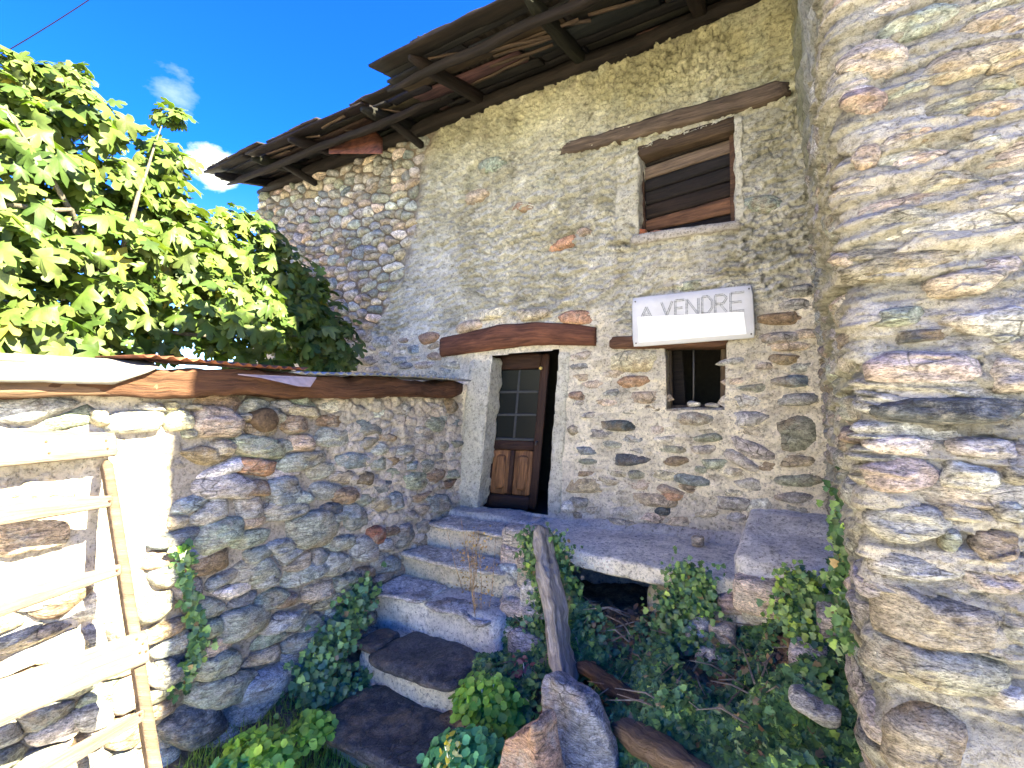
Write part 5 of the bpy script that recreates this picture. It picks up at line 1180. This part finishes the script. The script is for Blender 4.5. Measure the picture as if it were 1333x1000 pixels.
# herb clumps
def herb(name, c, rad, n, cols_, size, label, stemh=.1, T=OVT, F_=OVF, cat='plant', up=.35):
    root = empty(name, tuple(c)); tag(root, label, cat)
    d = RNG.normal(size=(n, 3)); d[:, 2] = np.abs(d[:, 2])*.8; d /= np.linalg.norm(d, axis=1)[:, None]; P = d*np.array([rad[0], rad[1], rad[2]])*RNG.uniform(.3, 1, (n, 1))
    cc = np.array(cols_); leafset('leaves', P, d*.4+np.array([.0, -.35, .7])+RNG.normal(size=(n, 3))*.35, RNG.uniform(*size, n), T, F_, cc[RNG.choice(len(cc), n)]*RNG.uniform(.8, 1.2, (n, 1)), HERB, root)
    b = Bag()
    for i in range(16):
        q = P[RNG.integers(n)]; V, F = tube([(0, 0, -.08), q*.5+np.array([0, 0, -.02]), q], [.005, .004, .002], 5); b.add(V, F, (1, 1, 1))
    b.build('stems', HERB, root); 
    for ch in root.children:
        if ch.name.startswith('stems'):
            pass
    return root
RNDT = [(0, 0, 0), (-.45, .1, .08), (-.55, .5, .10), (-.28, .9, .03), (0, .82, .0), (.28, .9, .03), (.55, .5, .10), (.45, .1, .08), (0, .45, -.05)]
GR = [(.16, .33, .05), (.21, .40, .06), (.11, .24, .05), (.28, .44, .07)]; BG = [(.08, .28, .12), (.11, .33, .14), (.06, .2, .08)]
for (px, py, y, rad, n, cl, lab) in ((335, 985, 1.75, (.24, .2, .19), 600, GR, 'bright green herb clump at the foot of the low wall'), (405, 945, 2.12, (.16, .14, .13), 320, GR, 'small light green herb between the wall and the lowest step'),
        (636, 915, 2.62, (.25, .19, .24), 850, GR, 'leafy green herb beside the lower steps, above the bluish one'), (612, 990, 2.2, (.29, .19, .2), 850, BG, 'bluish green celandine clump at the bottom centre'), (300, 1005, 1.62, (.15, .15, .15), 240, BG, 'dark bluish herb in the bottom left by the wall foot')):
    p = onY(px, py, y); herb('herb_plant', p-np.array([0, 0, .06]), rad, n, cl, (.03, .06), lab, T=RNDT, F_=IVF)
p = onY(684, 872, 3.0); herb('red_leaved_plant', p-np.array([0, 0, .05]), (.17, .12, .12), 260, [(.34, .14, .12), (.42, .2, .16), (.25, .09, .08), (.2, .2, .1)], (.03, .055), 'withered pink red leafy plant left of the wooden post')
p = onY(588, 985, 2.12); herb('yellow_flowers', p-np.array([0, 0, .04]), (.07, .06, .18), 60, [(.62, .50, .06), (.66, .6, .25)], (.025, .045), 'pale yellow flowering stem at the foot of the steps', cat='flower')
# dry golden weeds on the steps
for j, (px, y0, y1, yy, lab) in enumerate(((628, 690, 850, 3.25, 'tall dry golden weed stalk on the right of the steps'), (612, 700, 790, 3.5, 'short dry golden weed on the upper step'))):
    a, b_ = onY(px-3, y1, yy), onY(px, y0, yy+.1); root = empty('dry_weed', tuple(a)); tag(root, lab, 'weed'); bb = Bag()
    for i in range(7):
        e = b_-a+RNG.normal(size=3)*.09; V, F = tube([(0, 0, 0), e*.5+RNG.normal(size=3)*.03, e], [.004, .003, .0015], 5); bb.add(V, F, (1.6, 1.2, .7))
    bb.build('stalk', POSTW, root)
    n = 150; t = RNG.uniform(.1, 1, n)[:, None]; P = (b_-a)*t+RNG.normal(size=(n, 3))*.05
    leafset('seed_heads', P, RNG.normal(size=(n, 3)), RNG.uniform(.015, .035, n), OVT, OVF, np.array([(.50, .33, .14), (.42, .25, .12)])[RNG.choice(2, n)], HERB, root)
# sprig on the low wall
p = onX(238, 717, XL+.06); herb('herb_plant', p, (.04, .05, .04), 50, GR, (.02, .035), 'tiny bright sprig growing out of the mortar of the low wall', T=RNDT, F_=IVF)
# grass
n = 9000; X = RNG.uniform(-3.2, -1.9, n); Y = RNG.uniform(1.1, 2.7, n); P = np.stack([X, Y, -2.32+.10*sst(Y, 2.2, 3.0)+.22*sst(-X, 2.9, 3.3)], 1)
o = leafset('grass', P, np.tile([0, -1, .1], (n, 1))+RNG.normal(size=(n, 3))*.6, RNG.uniform(.05, .13, n), [(-.05, 0, 0), (.05, 0, 0), (.0, 1, .15)], [(0, 1, 2)], np.array([(.24, .34, .06), (.34, .40, .09), (.17, .27, .05)])[RNG.choice(3, n)], HERB, tipdir=np.array([0, 0, 3.])); o['label'] = 'green grass and moss at the foot of the steps'

GROUPS = dict(loose_stone='small loose stones on ledges and sills', ivy_vine='climbing ivy strands', herb_plant='green herb clumps at the foot of the steps', boulder='boulders at the foot of the post',
              log='old logs in the ivy', corrugated_sheet='corrugated sheets on the garden wall', brick_piece='brick fragments on the upper sill', dry_weed='dry weeds on the steps')
for o in scene.objects:
    if o.parent is None and o.name.split('.')[0] in GROUPS: o['group'] = GROUPS[o.name.split('.')[0]]
